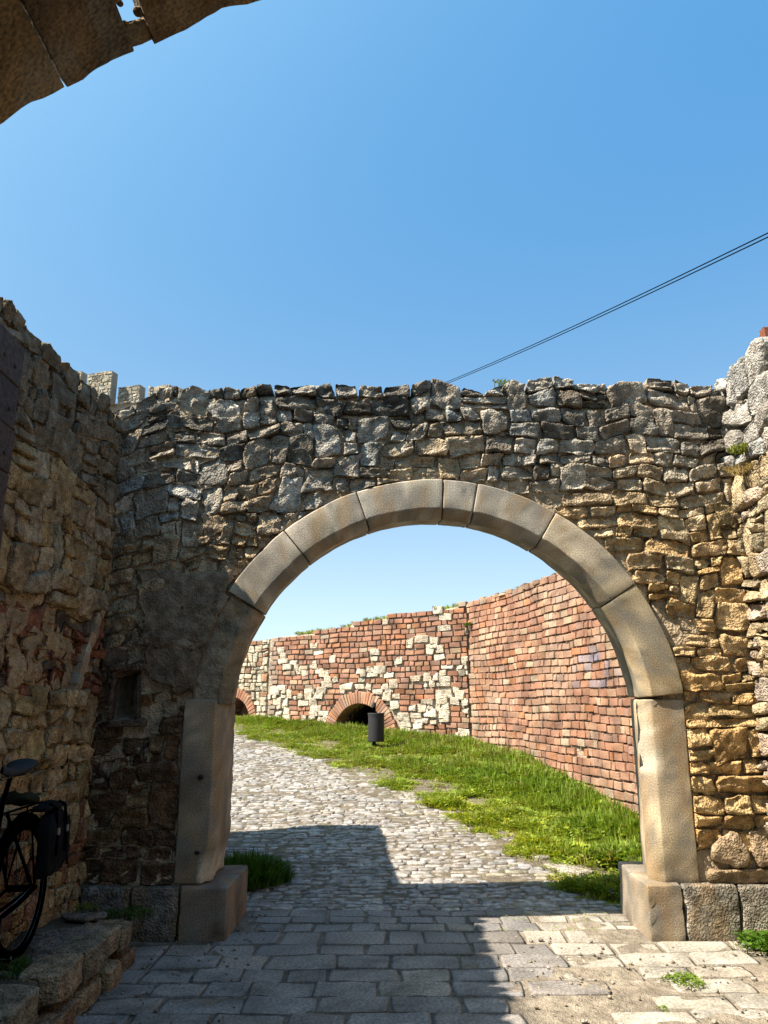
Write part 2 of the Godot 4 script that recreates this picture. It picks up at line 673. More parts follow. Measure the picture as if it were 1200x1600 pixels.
func ring_stone(a0: float, a1: float, prof: Array, cx: Vector2, z0: float, rough: float, col: Color, gap: float, na := 10, seams := 0.0) -> void:
	# one voussoir: profile points (radius, depth behind the face) swept from a0 to a1 degrees, with both ends closed
	var pts := []
	for k in prof.size():                       # round every corner of the profile
		var p: Vector2 = prof[k]
		var q: Vector2 = prof[(k + 1) % prof.size()]
		var l := (q - p).length()
		var e := minf(0.009, l * 0.3)
		pts.append(p.lerp(q, e / l))
		var m := maxi(1, int(l / 0.07))
		for i in range(1, m): pts.append(p.lerp(q, float(i) / m))
		pts.append(p.lerp(q, 1.0 - e / l))
	var n := pts.size()
	var first := bv.size()
	var tri := bi.size()
	var edges := {}
	for k in n:
		if (pts[k] - pts[(k + 1) % n]).length() < 0.0135 or (pts[k] - pts[(k - 1 + n) % n]).length() < 0.0135: edges[k] = true
	var rows := [a0, a0]
	var mid: float = cx.y * 0
	for i in na + 1: rows.append(lerpf(a0, a1, (i + mid) / na))
	rows.append(a1); rows.append(a1)
	var centre := Vector2.ZERO
	for p in pts: centre += p / n
	var so := rg.randf() * 30
	for j in rows.size():
		var a := deg_to_rad(rows[j])
		var tuck := 0.0
		if j <= 1 or j >= rows.size() - 2: tuck = 0.008 if gap > 0.0 else 0.002
		for pk in n:
			var p: Vector2 = pts[pk]
			var pp: Vector2 = p
			if j == 0 or j == rows.size() - 1: pp = centre
			elif tuck > 0: pp = p + (centre - p).normalized() * tuck
			var g := gap / pp.x
			if j <= 2: g += 0.0
			var aa := a + (g if j < rows.size() / 2 else -g) * (1.0 if (j <= 2 or j >= rows.size() - 3) else 0.0)
			if j == 2: aa += (0.008 if gap > 0.0 else 0.001) / pp.x
			if j == rows.size() - 3: aa -= (0.008 if gap > 0.0 else 0.001) / pp.x
			var pos := Vector3(cx.x + cos(aa) * pp.x, cx.y + sin(aa) * pp.x, z0 - pp.y)
			if j > 0 and j < rows.size() - 1:
				var d := (nz.get_noise_3dv(pos * 3.0 + Vector3(so, 0, 0)) + 0.4 * nf.get_noise_3dv(pos * 1.5)) * rough
				pos += Vector3(cos(aa) * d * 0.6, sin(aa) * d * 0.6, d)
			bv.push_back(pos)
			if edges.has(pk) and j > 0 and j < rows.size() - 1:
				var chip := maxf(0.0, nz.get_noise_3dv(pos * 11.0 + Vector3(so, 3, 3)) - 0.08) * 0.05
				var inn := (centre - p).normalized() * chip
				pos += Vector3(cos(aa) * inn.x, sin(aa) * inn.x, -inn.y)
			bc.push_back(stained(col, pos))
	for j in rows.size() - 1:
		for i in n:
			var i2 := (i + 1) % n
			quad(first + j * n + i, first + j * n + i2, first + (j + 1) * n + i2, first + (j + 1) * n + i)
	smooth(first, tri)

# weathered dressed stone: broad tone drift, fine mottling, grey lichen and rusty runs
func stained(col: Color, p: Vector3) -> Color:
	var k := 0.98 + 0.75 * nc.get_noise_3dv(p * 1.9) + 0.45 * nc.get_noise_3dv(p * 8.0)
	var c := Color(col.r * k, col.g * k, col.b * (k - 0.12 * nc.get_noise_3dv(p * 1.3)))
	var lich := clampf((nc.get_noise_3dv(p * 3.4 + Vector3(31, 0, 0)) - 0.08) * 5.0, 0, 0.7)
	c = c.lerp(Color(0.25, 0.235, 0.205), lich)
	var rust := clampf((nc.get_noise_3d(p.x * 6.0, p.y * 1.2, p.z * 6.0 + 50.0) - 0.16) * 5.0, 0, 0.5)
	return c.lerp(Color(0.40, 0.26, 0.13), rust)

# a squared block: profile in plan (x, z) swept upwards between heights, corners rounded
func post(plan: Array, ys: Array, rough: float, col: Color, chip = null) -> void:
	var pts := []
	for k in plan.size():
		var p: Vector2 = plan[k]
		var q: Vector2 = plan[(k + 1) % plan.size()]
		var l := (q - p).length()
		var e := minf(0.009, l * 0.3)
		pts.append(p.lerp(q, e / l))
		var m := maxi(1, int(l / 0.06))
		for i in range(1, m): pts.append(p.lerp(q, float(i) / m))
		pts.append(p.lerp(q, 1.0 - e / l))
	var n := pts.size()
	var first := bv.size()
	var tri := bi.size()
	var centre := Vector2.ZERO
	for p in pts: centre += p / n
	var rows := []
	rows.append([ys[0], 1.0]); rows.append([ys[0], 0.012])
	for y in ys: rows.append([clampf(y, ys[0] + 0.01, ys[-1] - 0.01), 0.0])
	rows.append([ys[-1], 0.012]); rows.append([ys[-1], 1.0])
	var so := rg.randf() * 30
	for j in rows.size():
		for pk in n:
			var p: Vector2 = pts[pk]
			var pp: Vector2 = p
			var s: float = rows[j][1]
			if s == 1.0: pp = centre
			elif s > 0: pp = p + (centre - p).normalized() * s
			var pos := Vector3(pp.x, rows[j][0], pp.y)
			if s < 1.0:
				var out := Vector3(p.x - centre.x, 0, p.y - centre.y).normalized()
				pos += out * (nz.get_noise_3dv(pos * 3.0 + Vector3(so, 0, 0)) + 0.5 * nf.get_noise_3dv(pos * 1.2)) * rough
				pos.y += nz.get_noise_3dv(pos * 4.0 + Vector3(0, so, 0)) * rough * 0.6
			if s < 1.0 and ((pts[pk] - pts[(pk + 1) % n]).length() < 0.0135 or (pts[pk] - pts[(pk - 1 + n) % n]).length() < 0.0135):
				var inn := (centre - p).normalized() * maxf(0.0, nz.get_noise_3dv(pos * 11.0 + Vector3(so, 3, 3)) - 0.08) * 0.05
				pos += Vector3(inn.x, 0, inn.y)
			var fresh := 0.0
			if chip != null:
				var was := pos
				pos = chip.call(pos)
				fresh = clampf((was.distance_to(pos) - 0.012) * 40.0, 0, 1)
			bv.push_back(pos)
			bc.push_back(stained(col, pos).lerp(Color(0.68, 0.61, 0.49), fresh))
	# plan runs counter-clockwise seen from above or clockwise: orient by area
	var area := 0.0
	for i in n:
		var p: Vector2 = pts[i]
		var q: Vector2 = pts[(i + 1) % n]
		area += p.x * q.y - q.x * p.y
	for j in rows.size() - 1:
		for i in n:
			var i2 := (i + 1) % n
			if area > 0: quad(first + j * n + i2, first + j * n + i, first + (j + 1) * n + i, first + (j + 1) * n + i2)
			else: quad(first + j * n + i, first + j * n + i2, first + (j + 1) * n + i2, first + (j + 1) * n + i)
	smooth(first, tri)

func build_gate_wall() -> void:
	rg.seed = 101
	var w := thing("gate_wall", Vector3(0.4, 0, GZ), "rubble stone gate wall with a round arched gateway across the path", "wall")
	var fr := gate_frame()
	var cf := func(u): return [Vector3(u, 0, GZ), Vector3.RIGHT, Vector3.UP, Vector3.BACK]
	var mc := Color(0.48, 0.385, 0.27)
	# mass of the wall in three stretches: left pier, over the arch, right pier
	pit = Rect2(-2.0, 1.48, 0.15, 0.34)
	core(cf, span(-2.3, -1.3, 0.03), func(_u): return 0.0, func(u): return gate_top(u) - 0.09, THICK - 0.05, 0.032, mc, 120, 0.017)
	pit = Rect2()
	core(cf, span(-1.3, 2.06, 0.05), func(u): return AC.y + sqrt(maxf(0.0, (R_IN + 0.2) ** 2 - (u - AC.x) ** 2)), func(u): return gate_top(u) - 0.09, THICK - 0.05, 0.032, mc, 45, 0.017)
	core(cf, span(2.06, 3.1, 0.06), func(_u): return 0.0, func(u): return gate_top(u) - 0.09, THICK - 0.05, 0.032, mc, 70, 0.017)
	commit("mortar_core", M.mortar, w)
	# rubble facing
	var row := func(v):
		if v > 3.9: return ang(0.17, 0.22)
		if v > 3.0: return ang(0.085, 0.165)
		return ang(0.075, 0.16)
	var asp := func(u, v):
		if v > 3.9: return ang(1.2, 2.3)
		if u > 0.9 and v < 3.1: return ang(1.3, 3.2)
		return ang(1.0, 2.5)
	var list := []
	var cells := rubble(-2.16, 2.84, 1.58, 4.13, row, asp, 0.005, 0.07)
	cells.append_array(rubble(-2.16, -1.49, 0.35, 1.58, row, asp, 0.005, 0.05))
	cells.append_array(rubble(2.235, 2.84, 0.35, 1.58, row, asp, 0.005, 0.05))
	for cs in cells:
		var mid := middle(cs)
		var d := mid - AC
		if mid.y > 1.56 and d.length() < R_OUT - 0.01: continue
		if mid.x < -1.25 and mid.y > 1.72 and mid.y < 2.58 - 0.25 * clampf((-1.6 - mid.x) * 3.0, 0, 1) and mid.x > -1.88: continue      # under the old render
		if absf(mid.x + 1.93) < 0.13 and absf(mid.y - 1.64) < 0.2: continue                    # the slot
		if mid.x > 2.27 and mid.y < 0.62: continue                                             # big split boulder there
		var top: bool = maxf(cs[2].y, cs[3].y) > 3.95
		for k in 4:
			var q: Vector2 = cs[k]
			q.y = 0.35 + (q.y - 0.35) * (gate_top(q.x) - 0.35) / (4.13 - 0.35)
			if top and k > 1: q.y += ang(-0.016, 0.016) + 0.06 * nz.get_noise_2d(q.x * 3.0, 90.0)
			cs[k] = q
		var low: bool = mid.y < 2.3 and mid.x > 2.0
		var col := stone_colour(mid.x, mid.y)
		var prot := ang(0.0, 0.035) + (ang(-0.01, 0.03) if low else 0.0)
		var rough := 0.024 if low else 0.018
		if top: rough = 0.026
		if mid.x < -1.2: prot -= 0.02
		if mid.y > 1.5: prot -= 0.03 * clampf(1.0 - (d.length() - R_OUT - 0.05) / 0.3, 0, 1)
		var dirt := clampf((mid.y - 3.1) * 0.6, 0, 0.6)
		list.append([shows(Vector3(mid.x, mid.y, GZ), (cs[1] - cs[0]).length() * (cs[3] - cs[0]).length()),
			piece.bind(fr, cs, -0.42 if top else -0.09, prot, ang(0.05, 0.45), rough, col, LS, ang(0.15, 0.5), gate_push, dirt)])
	strata = 0.9
	crag = 1.5
	lay(list, "stone", "small_stones", M.stone, w)
	strata = 0.0
	crag = 1.0
	# chips wedged into the joints
	for k in 900:
		var u := ang(-2.15, 2.8)
		var v := ang(0.4, 4.0)
		var q := Vector2(u, v)
		if (v > 1.56 and (q - AC).length() < R_OUT + 0.04) or (v < 1.58 and u > -1.52 and u < 2.28): continue
		if u < -1.25 and v > 1.72 and v < 2.62: continue
		if absf(u + 1.93) < 0.12 and absf(v - 1.64) < 0.2: continue
		blob(Vector3(u, v, GZ - ang(0.03, 0.05)), Vector3(ang(0.012, 0.035), ang(0.008, 0.02), 0.03), Basis(Vector3.BACK, ang(-0.5, 0.5)), 0.7, 0.006, stone_colour(u, v), 6, 4)
	commit("joint_chips", M.stone, w, "stuff")
	# the split boulder low on the right, and its neighbours
	piece(fr, [Vector2(2.3, 0.47), Vector2(2.62, 0.45), Vector2(2.56, 0.72), Vector2(2.38, 0.66)], -0.09, 0.04, 0.6, 0.02, Color(0.47, 0.35, 0.23), LS)
	commit("stone", M.stone, w)
	piece(fr, [Vector2(2.63, 0.46), Vector2(2.85, 0.46), Vector2(2.84, 0.74), Vector2(2.6, 0.72)], -0.09, 0.05, 0.5, 0.02, Color(0.5, 0.37, 0.24), LS)
	commit("stone", M.stone, w)
	piece(fr, [Vector2(2.26, 0.35), Vector2(2.9, 0.35), Vector2(2.88, 0.44), Vector2(2.3, 0.45)], -0.09, 0.03, 0.4, 0.02, Color(0.42, 0.31, 0.19), LS)
	commit("stone", M.stone, w)
	# voussoirs
	var prof := [Vector2(R_OUT, 0.0), Vector2(R_FACE, -0.012), Vector2(R_IN, 0.085), Vector2(R_BACK, THICK), Vector2(R_OUT + 0.1, THICK)]
	var joints := [6.0, 33.3, 58.6, 78.9, 87.5, 109.2, 129.3, 149.0]
	var tones := [Color(0.52, 0.43, 0.29), Color(0.51, 0.43, 0.315), Color(0.50, 0.45, 0.38), Color(0.50, 0.455, 0.395), Color(0.495, 0.45, 0.39), Color(0.49, 0.435, 0.36), Color(0.46, 0.41, 0.33)]
	for k in 7:
		ring_stone(joints[k], joints[k + 1], prof, AC, GZ + 0.018, 0.009, tones[k], 0.003, 14)
		commit("voussoir", M.ashlar, w)
	# the lowest stone of the ring on the left still wears its render
	ring_stone(149.0, 176.0, [Vector2(R_OUT - 0.02, 0.012), Vector2(R_FACE + 0.02, 0.0), Vector2(R_IN, 0.09), Vector2(R_BACK, THICK), Vector2(R_OUT + 0.1, THICK)], AC, GZ, 0.022, Color(0.36, 0.285, 0.2), 0.004, 14)
	var rv := commit("voussoir", M.plaster, w)
	rv.set_meta("label", "lowest left arch stone still covered in rough grey render")
	# jambs
	var ys := span(0.34, 1.61, 0.055)
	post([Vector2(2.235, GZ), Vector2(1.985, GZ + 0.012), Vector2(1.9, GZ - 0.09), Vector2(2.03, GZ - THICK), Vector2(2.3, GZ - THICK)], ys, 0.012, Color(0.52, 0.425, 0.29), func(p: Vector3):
		# the broken arris: a large flake is gone from the upper half of the corner
		if p.y > 0.98 and p.y < 1.58 and p.z > GZ - 0.1 and p.x < 2.06:
			var k := (0.5 + 0.5 * nz.get_noise_3d(p.y * 7.0, 2.0, 0.0)) * clampf((p.y - 0.98) * 6.0, 0, 1)
			p.z -= 0.06 * k * clampf((2.06 - p.x) * 9.0, 0, 1)
			p.x += 0.012 * k
		return p)
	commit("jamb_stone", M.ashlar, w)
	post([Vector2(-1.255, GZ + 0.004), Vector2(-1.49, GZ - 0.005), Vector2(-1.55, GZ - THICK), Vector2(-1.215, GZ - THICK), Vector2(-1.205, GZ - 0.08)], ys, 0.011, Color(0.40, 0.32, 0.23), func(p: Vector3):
		if p.y < 0.62 and p.x > -1.33:                      # worn foot of the corner
			p.x -= 0.07 * clampf((0.62 - p.y) * 4.0, 0, 1) * (0.7 + 0.6 * nz.get_noise_3d(p.y * 6.0, p.z * 6.0, 1.0))
		return p)
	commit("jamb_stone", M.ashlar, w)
	for hole in [Vector3(-1.335, 1.06, GZ + 0.004), Vector3(-1.33, 0.55, GZ + 0.004)]:
		blob(hole, Vector3(0.022, 0.018, 0.012), Basis.IDENTITY, 0.8, 0.006, Color(0.02, 0.018, 0.016), 8, 5)
		commit("dowel_hole", M.plain, w)
	# plinths
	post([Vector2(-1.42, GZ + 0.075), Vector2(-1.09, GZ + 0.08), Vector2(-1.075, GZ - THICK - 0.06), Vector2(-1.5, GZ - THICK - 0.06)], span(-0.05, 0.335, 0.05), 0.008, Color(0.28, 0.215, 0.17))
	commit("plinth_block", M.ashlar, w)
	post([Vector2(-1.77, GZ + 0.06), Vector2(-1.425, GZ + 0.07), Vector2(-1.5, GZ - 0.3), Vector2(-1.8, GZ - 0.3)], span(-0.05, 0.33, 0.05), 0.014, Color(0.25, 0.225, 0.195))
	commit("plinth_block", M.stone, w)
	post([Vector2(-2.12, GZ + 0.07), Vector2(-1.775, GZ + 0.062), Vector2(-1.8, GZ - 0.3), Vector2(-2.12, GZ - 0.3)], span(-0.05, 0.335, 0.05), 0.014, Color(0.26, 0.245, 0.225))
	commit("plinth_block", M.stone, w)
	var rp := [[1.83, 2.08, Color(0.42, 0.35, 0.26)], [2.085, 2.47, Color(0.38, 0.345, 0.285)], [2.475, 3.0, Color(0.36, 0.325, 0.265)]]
	for k in 3:
		var q: Array = rp[k]
		post([Vector2(q[0], GZ + 0.08), Vector2(q[1], GZ + 0.075), Vector2(q[1], GZ - 0.34), Vector2(q[0], GZ - 0.34)], span(-0.05, 0.355 - 0.004 * k, 0.05), 0.01 + 0.004 * k, q[2])
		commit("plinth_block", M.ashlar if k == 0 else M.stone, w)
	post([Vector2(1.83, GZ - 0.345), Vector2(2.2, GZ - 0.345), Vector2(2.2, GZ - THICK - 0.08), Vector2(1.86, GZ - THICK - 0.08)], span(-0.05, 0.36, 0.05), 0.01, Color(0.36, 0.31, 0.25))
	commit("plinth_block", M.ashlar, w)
	# old render left of the ring
	var lp := [-1.0, -0.98]
	lp.append_array(span(-0.92, 0.92, 0.11))
	lp.append_array([0.98, 1.0])
	var off := func(q: Vector2):
		var d: Vector2 = q - AC
		if q.y > 1.5 and d.length() < R_OUT - 0.035: return AC + d.normalized() * (R_OUT - 0.035)
		return q
	piece(fr, [Vector2(-1.86, 1.98), Vector2(-1.3, 1.96), Vector2(-1.14, 2.58), Vector2(-1.92, 2.6)], -0.09, 0.014, 0.12, 0.016, Color(0.30, 0.235, 0.17), lp, 0.6, off)
	var pl := commit("render_patch", M.plaster, w)
	pl.set_meta("label", "patch of old grey render left of the arch")
	piece(fr, [Vector2(-1.74, 1.74), Vector2(-1.3, 1.6), Vector2(-1.3, 2.1), Vector2(-1.88, 2.16)], -0.09, 0.018, 0.12, 0.02, Color(0.22, 0.165, 0.115), lp, 0.6, off)
	commit("render_patch", M.plaster, w)
	piece(fr, [Vector2(-2.14, 1.84), Vector2(-1.95, 1.84), Vector2(-1.88, 2.62), Vector2(-2.14, 2.6)], -0.09, -0.03, 0.2, 0.03, Color(0.16, 0.12, 0.085), lp, 0.6)
	commit("render_patch", M.plaster, w)
	# the slot: a dark recess lined with thin stones
	for q in [[Vector3(-2.03, 1.64, GZ - 0.02), Vector3(0.022, 0.18, 0.05)], [Vector3(-1.835, 1.63, GZ - 0.02), Vector3(0.02, 0.17, 0.05)], [Vector3(-1.93, 1.845, GZ - 0.01), Vector3(0.16, 0.03, 0.06)], [Vector3(-1.9, 1.44, GZ - 0.01), Vector3(0.15, 0.035, 0.055)]]:
		blob(q[0], q[1], Basis(Vector3.BACK, ang(-0.06, 0.06)), 0.4, 0.012, jit(Color(0.17, 0.12, 0.085), 0.25), 12, 8)
		commit("slot_lining", M.stone, w)

# ---------------------------------------------------------------- side walls of the yard
func build_left_wall() -> void:
	rg.seed = 202
	var X := -2.12
	var w := thing("side_wall", Vector3(X, 0, -3.5), "shaded rubble wall along the left with a band of old brick in it", "wall", "")
	var top := func(u): return 3.58 + 0.04 * nz.get_noise_2d(u * 1.5, 7.0) + 0.044 * u
	var fr := [Vector3(X, 0, 0), Vector3.FORWARD, Vector3.UP, Vector3.RIGHT]
	var cf := func(u): return [Vector3(X, 0, -u), Vector3.FORWARD, Vector3.UP, Vector3.RIGHT]
	core(cf, span(-1.5, 3.2, 0.4), func(_u): return -0.05, func(u): return top.call(u) - 0.06, 0.7, 0.05, Color(0.30, 0.23, 0.155), 12, 0.05)
	core(cf, span(3.2, 6.5, 0.06), func(_u): return -0.05, func(u): return top.call(u) - 0.06, 0.7, 0.05, Color(0.45, 0.33, 0.2), 70, 0.006)
	# beyond the gate the same wall runs on for two metres
	core(cf, span(6.5, 8.62, 0.3), func(u): return ground_y(X, -u) - 0.05, func(u): return 3.22 - 0.12 * (u - 6.5) + ground_y(X, -u), 0.7, 0.05, Color(0.30, 0.23, 0.155), 12, 0.05)
	commit("mortar_core", M.mortar, w)
	var row := func(v): return ang(0.06, 0.085) if v > 1.62 and v < 2.2 else (ang(0.1, 0.17) if v > 2.7 else ang(0.09, 0.16))
	var asp := func(u, v): return ang(2.2, 3.4) if v > 1.62 and v < 2.2 else ang(0.9, 2.2)
	var list := []
	var bricks := []
	for cs in rubble(2.9, 5.88, 0.2, 3.78, row, asp, 0.006, 0.07):
		var mid := middle(cs)
		var in_band: bool = mid.y > 1.62 and mid.y < 2.22
		var r := rg.randf()
		var col := Color(0.56, 0.395, 0.225)
		if mid.y > 3.1: col = Color(0.27, 0.215, 0.15)  # upper stones darkened in colour to deepen the shade on this wall
		elif mid.y > 2.25: col = Color(0.48, 0.355, 0.225) if r < 0.6 else Color(0.46, 0.315, 0.16)
		elif in_band: col = Color(0.33, 0.14, 0.085) if r < 0.62 else (Color(0.20, 0.14, 0.10) if r < 0.85 else Color(0.40, 0.30, 0.2))
		elif mid.y < 0.9 and r < 0.25: col = Color(0.33, 0.16, 0.10)
		elif r < 0.3: col = Color(0.52, 0.36, 0.17)
		col = jit(col, 0.18)
		var is_top: bool = maxf(cs[2].y, cs[3].y) > 3.7
		if is_top:
			for k in [2, 3]: cs[k] = Vector2(cs[k].x, top.call(cs[k].x) + ang(-0.03, 0.03))
		var prot := ang(0.0, 0.025)
		if in_band: prot = ang(-0.05, -0.02) if mid.x < 5.5 else ang(-0.01, 0.02)
		elif mid.y < 1.6: prot = ang(-0.01, 0.025)
		elif mid.y < 2.36: prot = ang(0.03, 0.055)
		list.append([shows(Vector3(X, mid.y, -mid.x), (cs[1] - cs[0]).length() * (cs[3] - cs[0]).length() * 0.4),
			piece.bind(fr, cs, -0.3 if is_top else -0.1, prot, ang(0.1, 0.5), 0.018, col, LS, 0.5)])
	lay(list, "stone", "small_stones", M.stone, w)
	# broken brick rib that springs over the band
	for k in 12:
		var t := (k + 0.5) / 12.0
		var c := Vector3(X - 0.012 + ang(-0.008, 0.01), lerpf(1.48, 2.36, t), -lerpf(5.3, 5.84, t * 0.7 + 0.3 * t * t))
		blob(c, Vector3(0.05, ang(0.04, 0.055), 0.06), Basis(Vector3.RIGHT, 1.0 + ang(-0.12, 0.12)), 0.35, 0.012, jit(Color(0.44, 0.30, 0.2) if k % 3 else Color(0.5, 0.40, 0.28), 0.2), 12, 8)
		commit("brick", M.brick, w)

func build_right_wall() -> void:
	rg.seed = 303
	var X := 2.78
	var w := thing("side_wall", Vector3(X, 0, -4.5), "sunlit rubble wall at the right end of the gate wall", "wall", "")
	var top := func(u): return 4.12 + 0.05 * nz.get_noise_2d(u * 1.5, 17.0)
	var fr := [Vector3(X, 0, 0), Vector3.BACK, Vector3.UP, Vector3.LEFT]
	var cf := func(u): return [Vector3(X, 0, u), Vector3.BACK, Vector3.UP, Vector3.LEFT]
	core(cf, span(-6.5, -3.4, 0.06), func(_u): return -0.05, func(u): return top.call(u) - 0.06, 0.7, 0.05, Color(0.40, 0.325, 0.22), 70, 0.02)
	core(cf, span(-3.4, 1.5, 0.4), func(_u): return -0.05, func(u): return top.call(u) - 0.06, 0.7, 0.05, Color(0.40, 0.325, 0.22), 12, 0.05)
	commit("mortar_core", M.mortar, w)
	var list := []
	for cs in rubble(-5.9, -3.5, 0.2, 4.12, func(v): return ang(0.12, 0.24) if v > 3.2 else ang(0.09, 0.19), func(_u, _v): return ang(0.8, 2.0), 0.009, 0.07):
		var mid := middle(cs)
		var col := jit(Color(0.52, 0.49, 0.45) if mid.y > 3.3 else (Color(0.56, 0.45, 0.29) if rg.randf() < 0.7 else Color(0.58, 0.47, 0.38)), 0.16)
		var is_top: bool = maxf(cs[2].y, cs[3].y) > 3.98
		if is_top:
			for k in [2, 3]: cs[k] = Vector2(cs[k].x, top.call(cs[k].x) + ang(-0.05, 0.08))
		list.append([shows(Vector3(X, mid.y, mid.x), (cs[1] - cs[0]).length() * (cs[3] - cs[0]).length() * 0.4),
			piece.bind(fr, cs, -0.3 if is_top else -0.1, ang(0.01, 0.06), ang(0.15, 0.6), 0.02, col, LS, 0.5)])
	lay(list, "stone", "small_stones", M.stone, w)
	# a red brick end standing up on the coping
	box(Vector3(X + 0.02, 4.2, -5.17), Vector3(0.03, 0.06, 0.035), Color(0.27, 0.10, 0.06), Basis.IDENTITY, 0.01)
	commit("brick", M.brick, w)

# ---------------------------------------------------------------- brick walls beyond the gate
var plan_right := [Vector2(1.58, -14.68), Vector2(2.1, -13.23), Vector2(2.44, -11.86), Vector2(2.72, -10.65), Vector2(2.9, -9.53), Vector2(3.0, -8.3), Vector2(3.08, -6.7)]

func along(plan: Array, u: float) -> Array:
	var left := u
	for k in plan.size() - 1:
		var a: Vector2 = plan[k]
		var b: Vector2 = plan[k + 1]
		var l := (b - a).length()
		if left <= l or k == plan.size() - 2:
			var d := (b - a) / l
			# bend the direction smoothly towards the neighbours
			var t := clampf(left / l, 0, 1)
			var dn: Vector2 = (plan[mini(k + 2, plan.size() - 1)] - b).normalized() if k + 2 < plan.size() else d
			var dp: Vector2 = (a - plan[k - 1]).normalized() if k > 0 else d
			var dd := (d + (dn if t > 0.5 else dp) * absf(t - 0.5)).normalized()
			var p := a + d * left
			var U := Vector3(dd.x, 0, dd.y)
			return [Vector3(p.x, 0, p.y), U, Vector3.UP, U.cross(Vector3.UP)]
		left -= l
	return []

func plan_length(plan: Array) -> float:
	var l := 0.0
	for k in plan.size() - 1: l += (plan[k + 1] - plan[k]).length()
	return l

func brick_colour(r: float) -> Color:
	if r < 0.55: return Color(0.48, 0.255, 0.175)
	if r < 0.74: return Color(0.52, 0.31, 0.21)
	if r < 0.82: return Color(0.50, 0.235, 0.13)
	if r < 0.92: return Color(0.42, 0.255, 0.195)
	return Color(0.54, 0.41, 0.30)

func build_brick_wall() -> void:
	rg.seed = 404
	var L := plan_length(plan_right)
	var w := thing("brick_wall", Vector3(2.5, 0.4, -11.6), "tall curved red brick wall rising from grass to the right of the path", "wall")
	var cf := func(u): return along(plan_right, u)
	var top := func(u): return 3.36 + 0.022 * u + 0.02 * sin(u * 1.7)
	core(cf, span(0.0, L, 0.1), func(u): return ground_y(3, along(plan_right, u)[0].z) - 0.15, func(u): return top.call(u) - 0.02, 0.6, 0.012, Color(0.50, 0.38, 0.29), 40, 0.03)
	commit("mortar_core", M.mortar, w)
	var list := []
	var v := 0.1
	var course := 0
	while v < 3.5:
		var h := 0.111
		var u := ang(0, 0.12)
		while u < L - 1.2:
			var bw := ang(0.22, 0.28) if rg.randf() < 0.55 else ang(0.11, 0.15)
			var f := along(plan_right, u + bw / 2)
			var gy := ground_y(f[0].x, f[0].z) - 0.05
			var wob: float = 0.022 * nz.get_noise_2d((u + bw / 2) * 0.9, v * 0.8) + 0.012 * sin((u + v * 2.0) * 2.2)
			var tp: float = top.call(u)
			if v + h > gy and v < tp - 0.03:
				var g := 0.004
				var cs := []
				for k in 4:
					cs.append(Vector2((-bw / 2 + g) if k == 0 or k == 3 else (bw / 2 - g), v + wob + (0.008 if k < 2 else h - 0.008)) + Vector2(ang(-0.003, 0.003), ang(-0.004, 0.004)))
				var r := rg.randf()
				var col := brick_colour(r)
				# a group of old bricks with a blue-grey bloom
				var bl := Vector2((f[0].z + 10.2) / 0.95, (v - 1.95) / 0.34).length() + ang(-0.35, 0.35)
				if bl < 0.75 and rg.randf() < 0.5: col = Color(0.38, 0.29, 0.30) if rg.randf() < 0.6 else Color(0.31, 0.28, 0.36)
				var pale := clampf(nz.get_noise_2d(f[0].z * 0.5, v * 0.9 + 70.0) * 2.0, 0, 0.45)
				col = col.lerp(Color(0.57, 0.41, 0.31), pale)
				var missing: bool = absf(f[0].z + 11.0) < 0.16 and absf(v - 0.86) < 0.06
				if not missing:
					var prot := ang(0.006, 0.02) + (ang(0.01, 0.02) if rg.randf() < 0.05 else 0.0)
					var pos: Vector3 = f[0] + Vector3.UP * v
					var vis: float = shows(pos, bw * h) * (1.0 if pos.x / -pos.z < 0.34 else 0.02)
					list.append([vis, piece.bind(f, cs, -0.06, prot, ang(0.05, 0.25), 0.0075, jit(col, 0.13), LB, 0.28, null, 0.3)])
			u += bw
		v += h
		course += 1
	lay(list, "brick", "bricks_beyond", M.brick, w)
	# coping bricks are tilted and loose
	var loose := []
	for k in 26:
		var u := 0.1 + k * 0.27
		var f := along(plan_right, u)
		var cs := [Vector2(-0.12, top.call(u) - 0.03), Vector2(0.12, top.call(u) - 0.03), Vector2(0.12, top.call(u) + ang(0.02, 0.07)), Vector2(-0.12, top.call(u) + ang(0.02, 0.07))]
		piece(f, cs, -0.3, ang(-0.01, 0.035), 0.2, 0.012, jit(Color(0.45, 0.31, 0.22), 0.2), LB, 0.3)
		commit("coping_brick", M.brick, w)

var plan_far := [Vector2(-2.62, -17.68), Vector2(1.58, -14.68)]

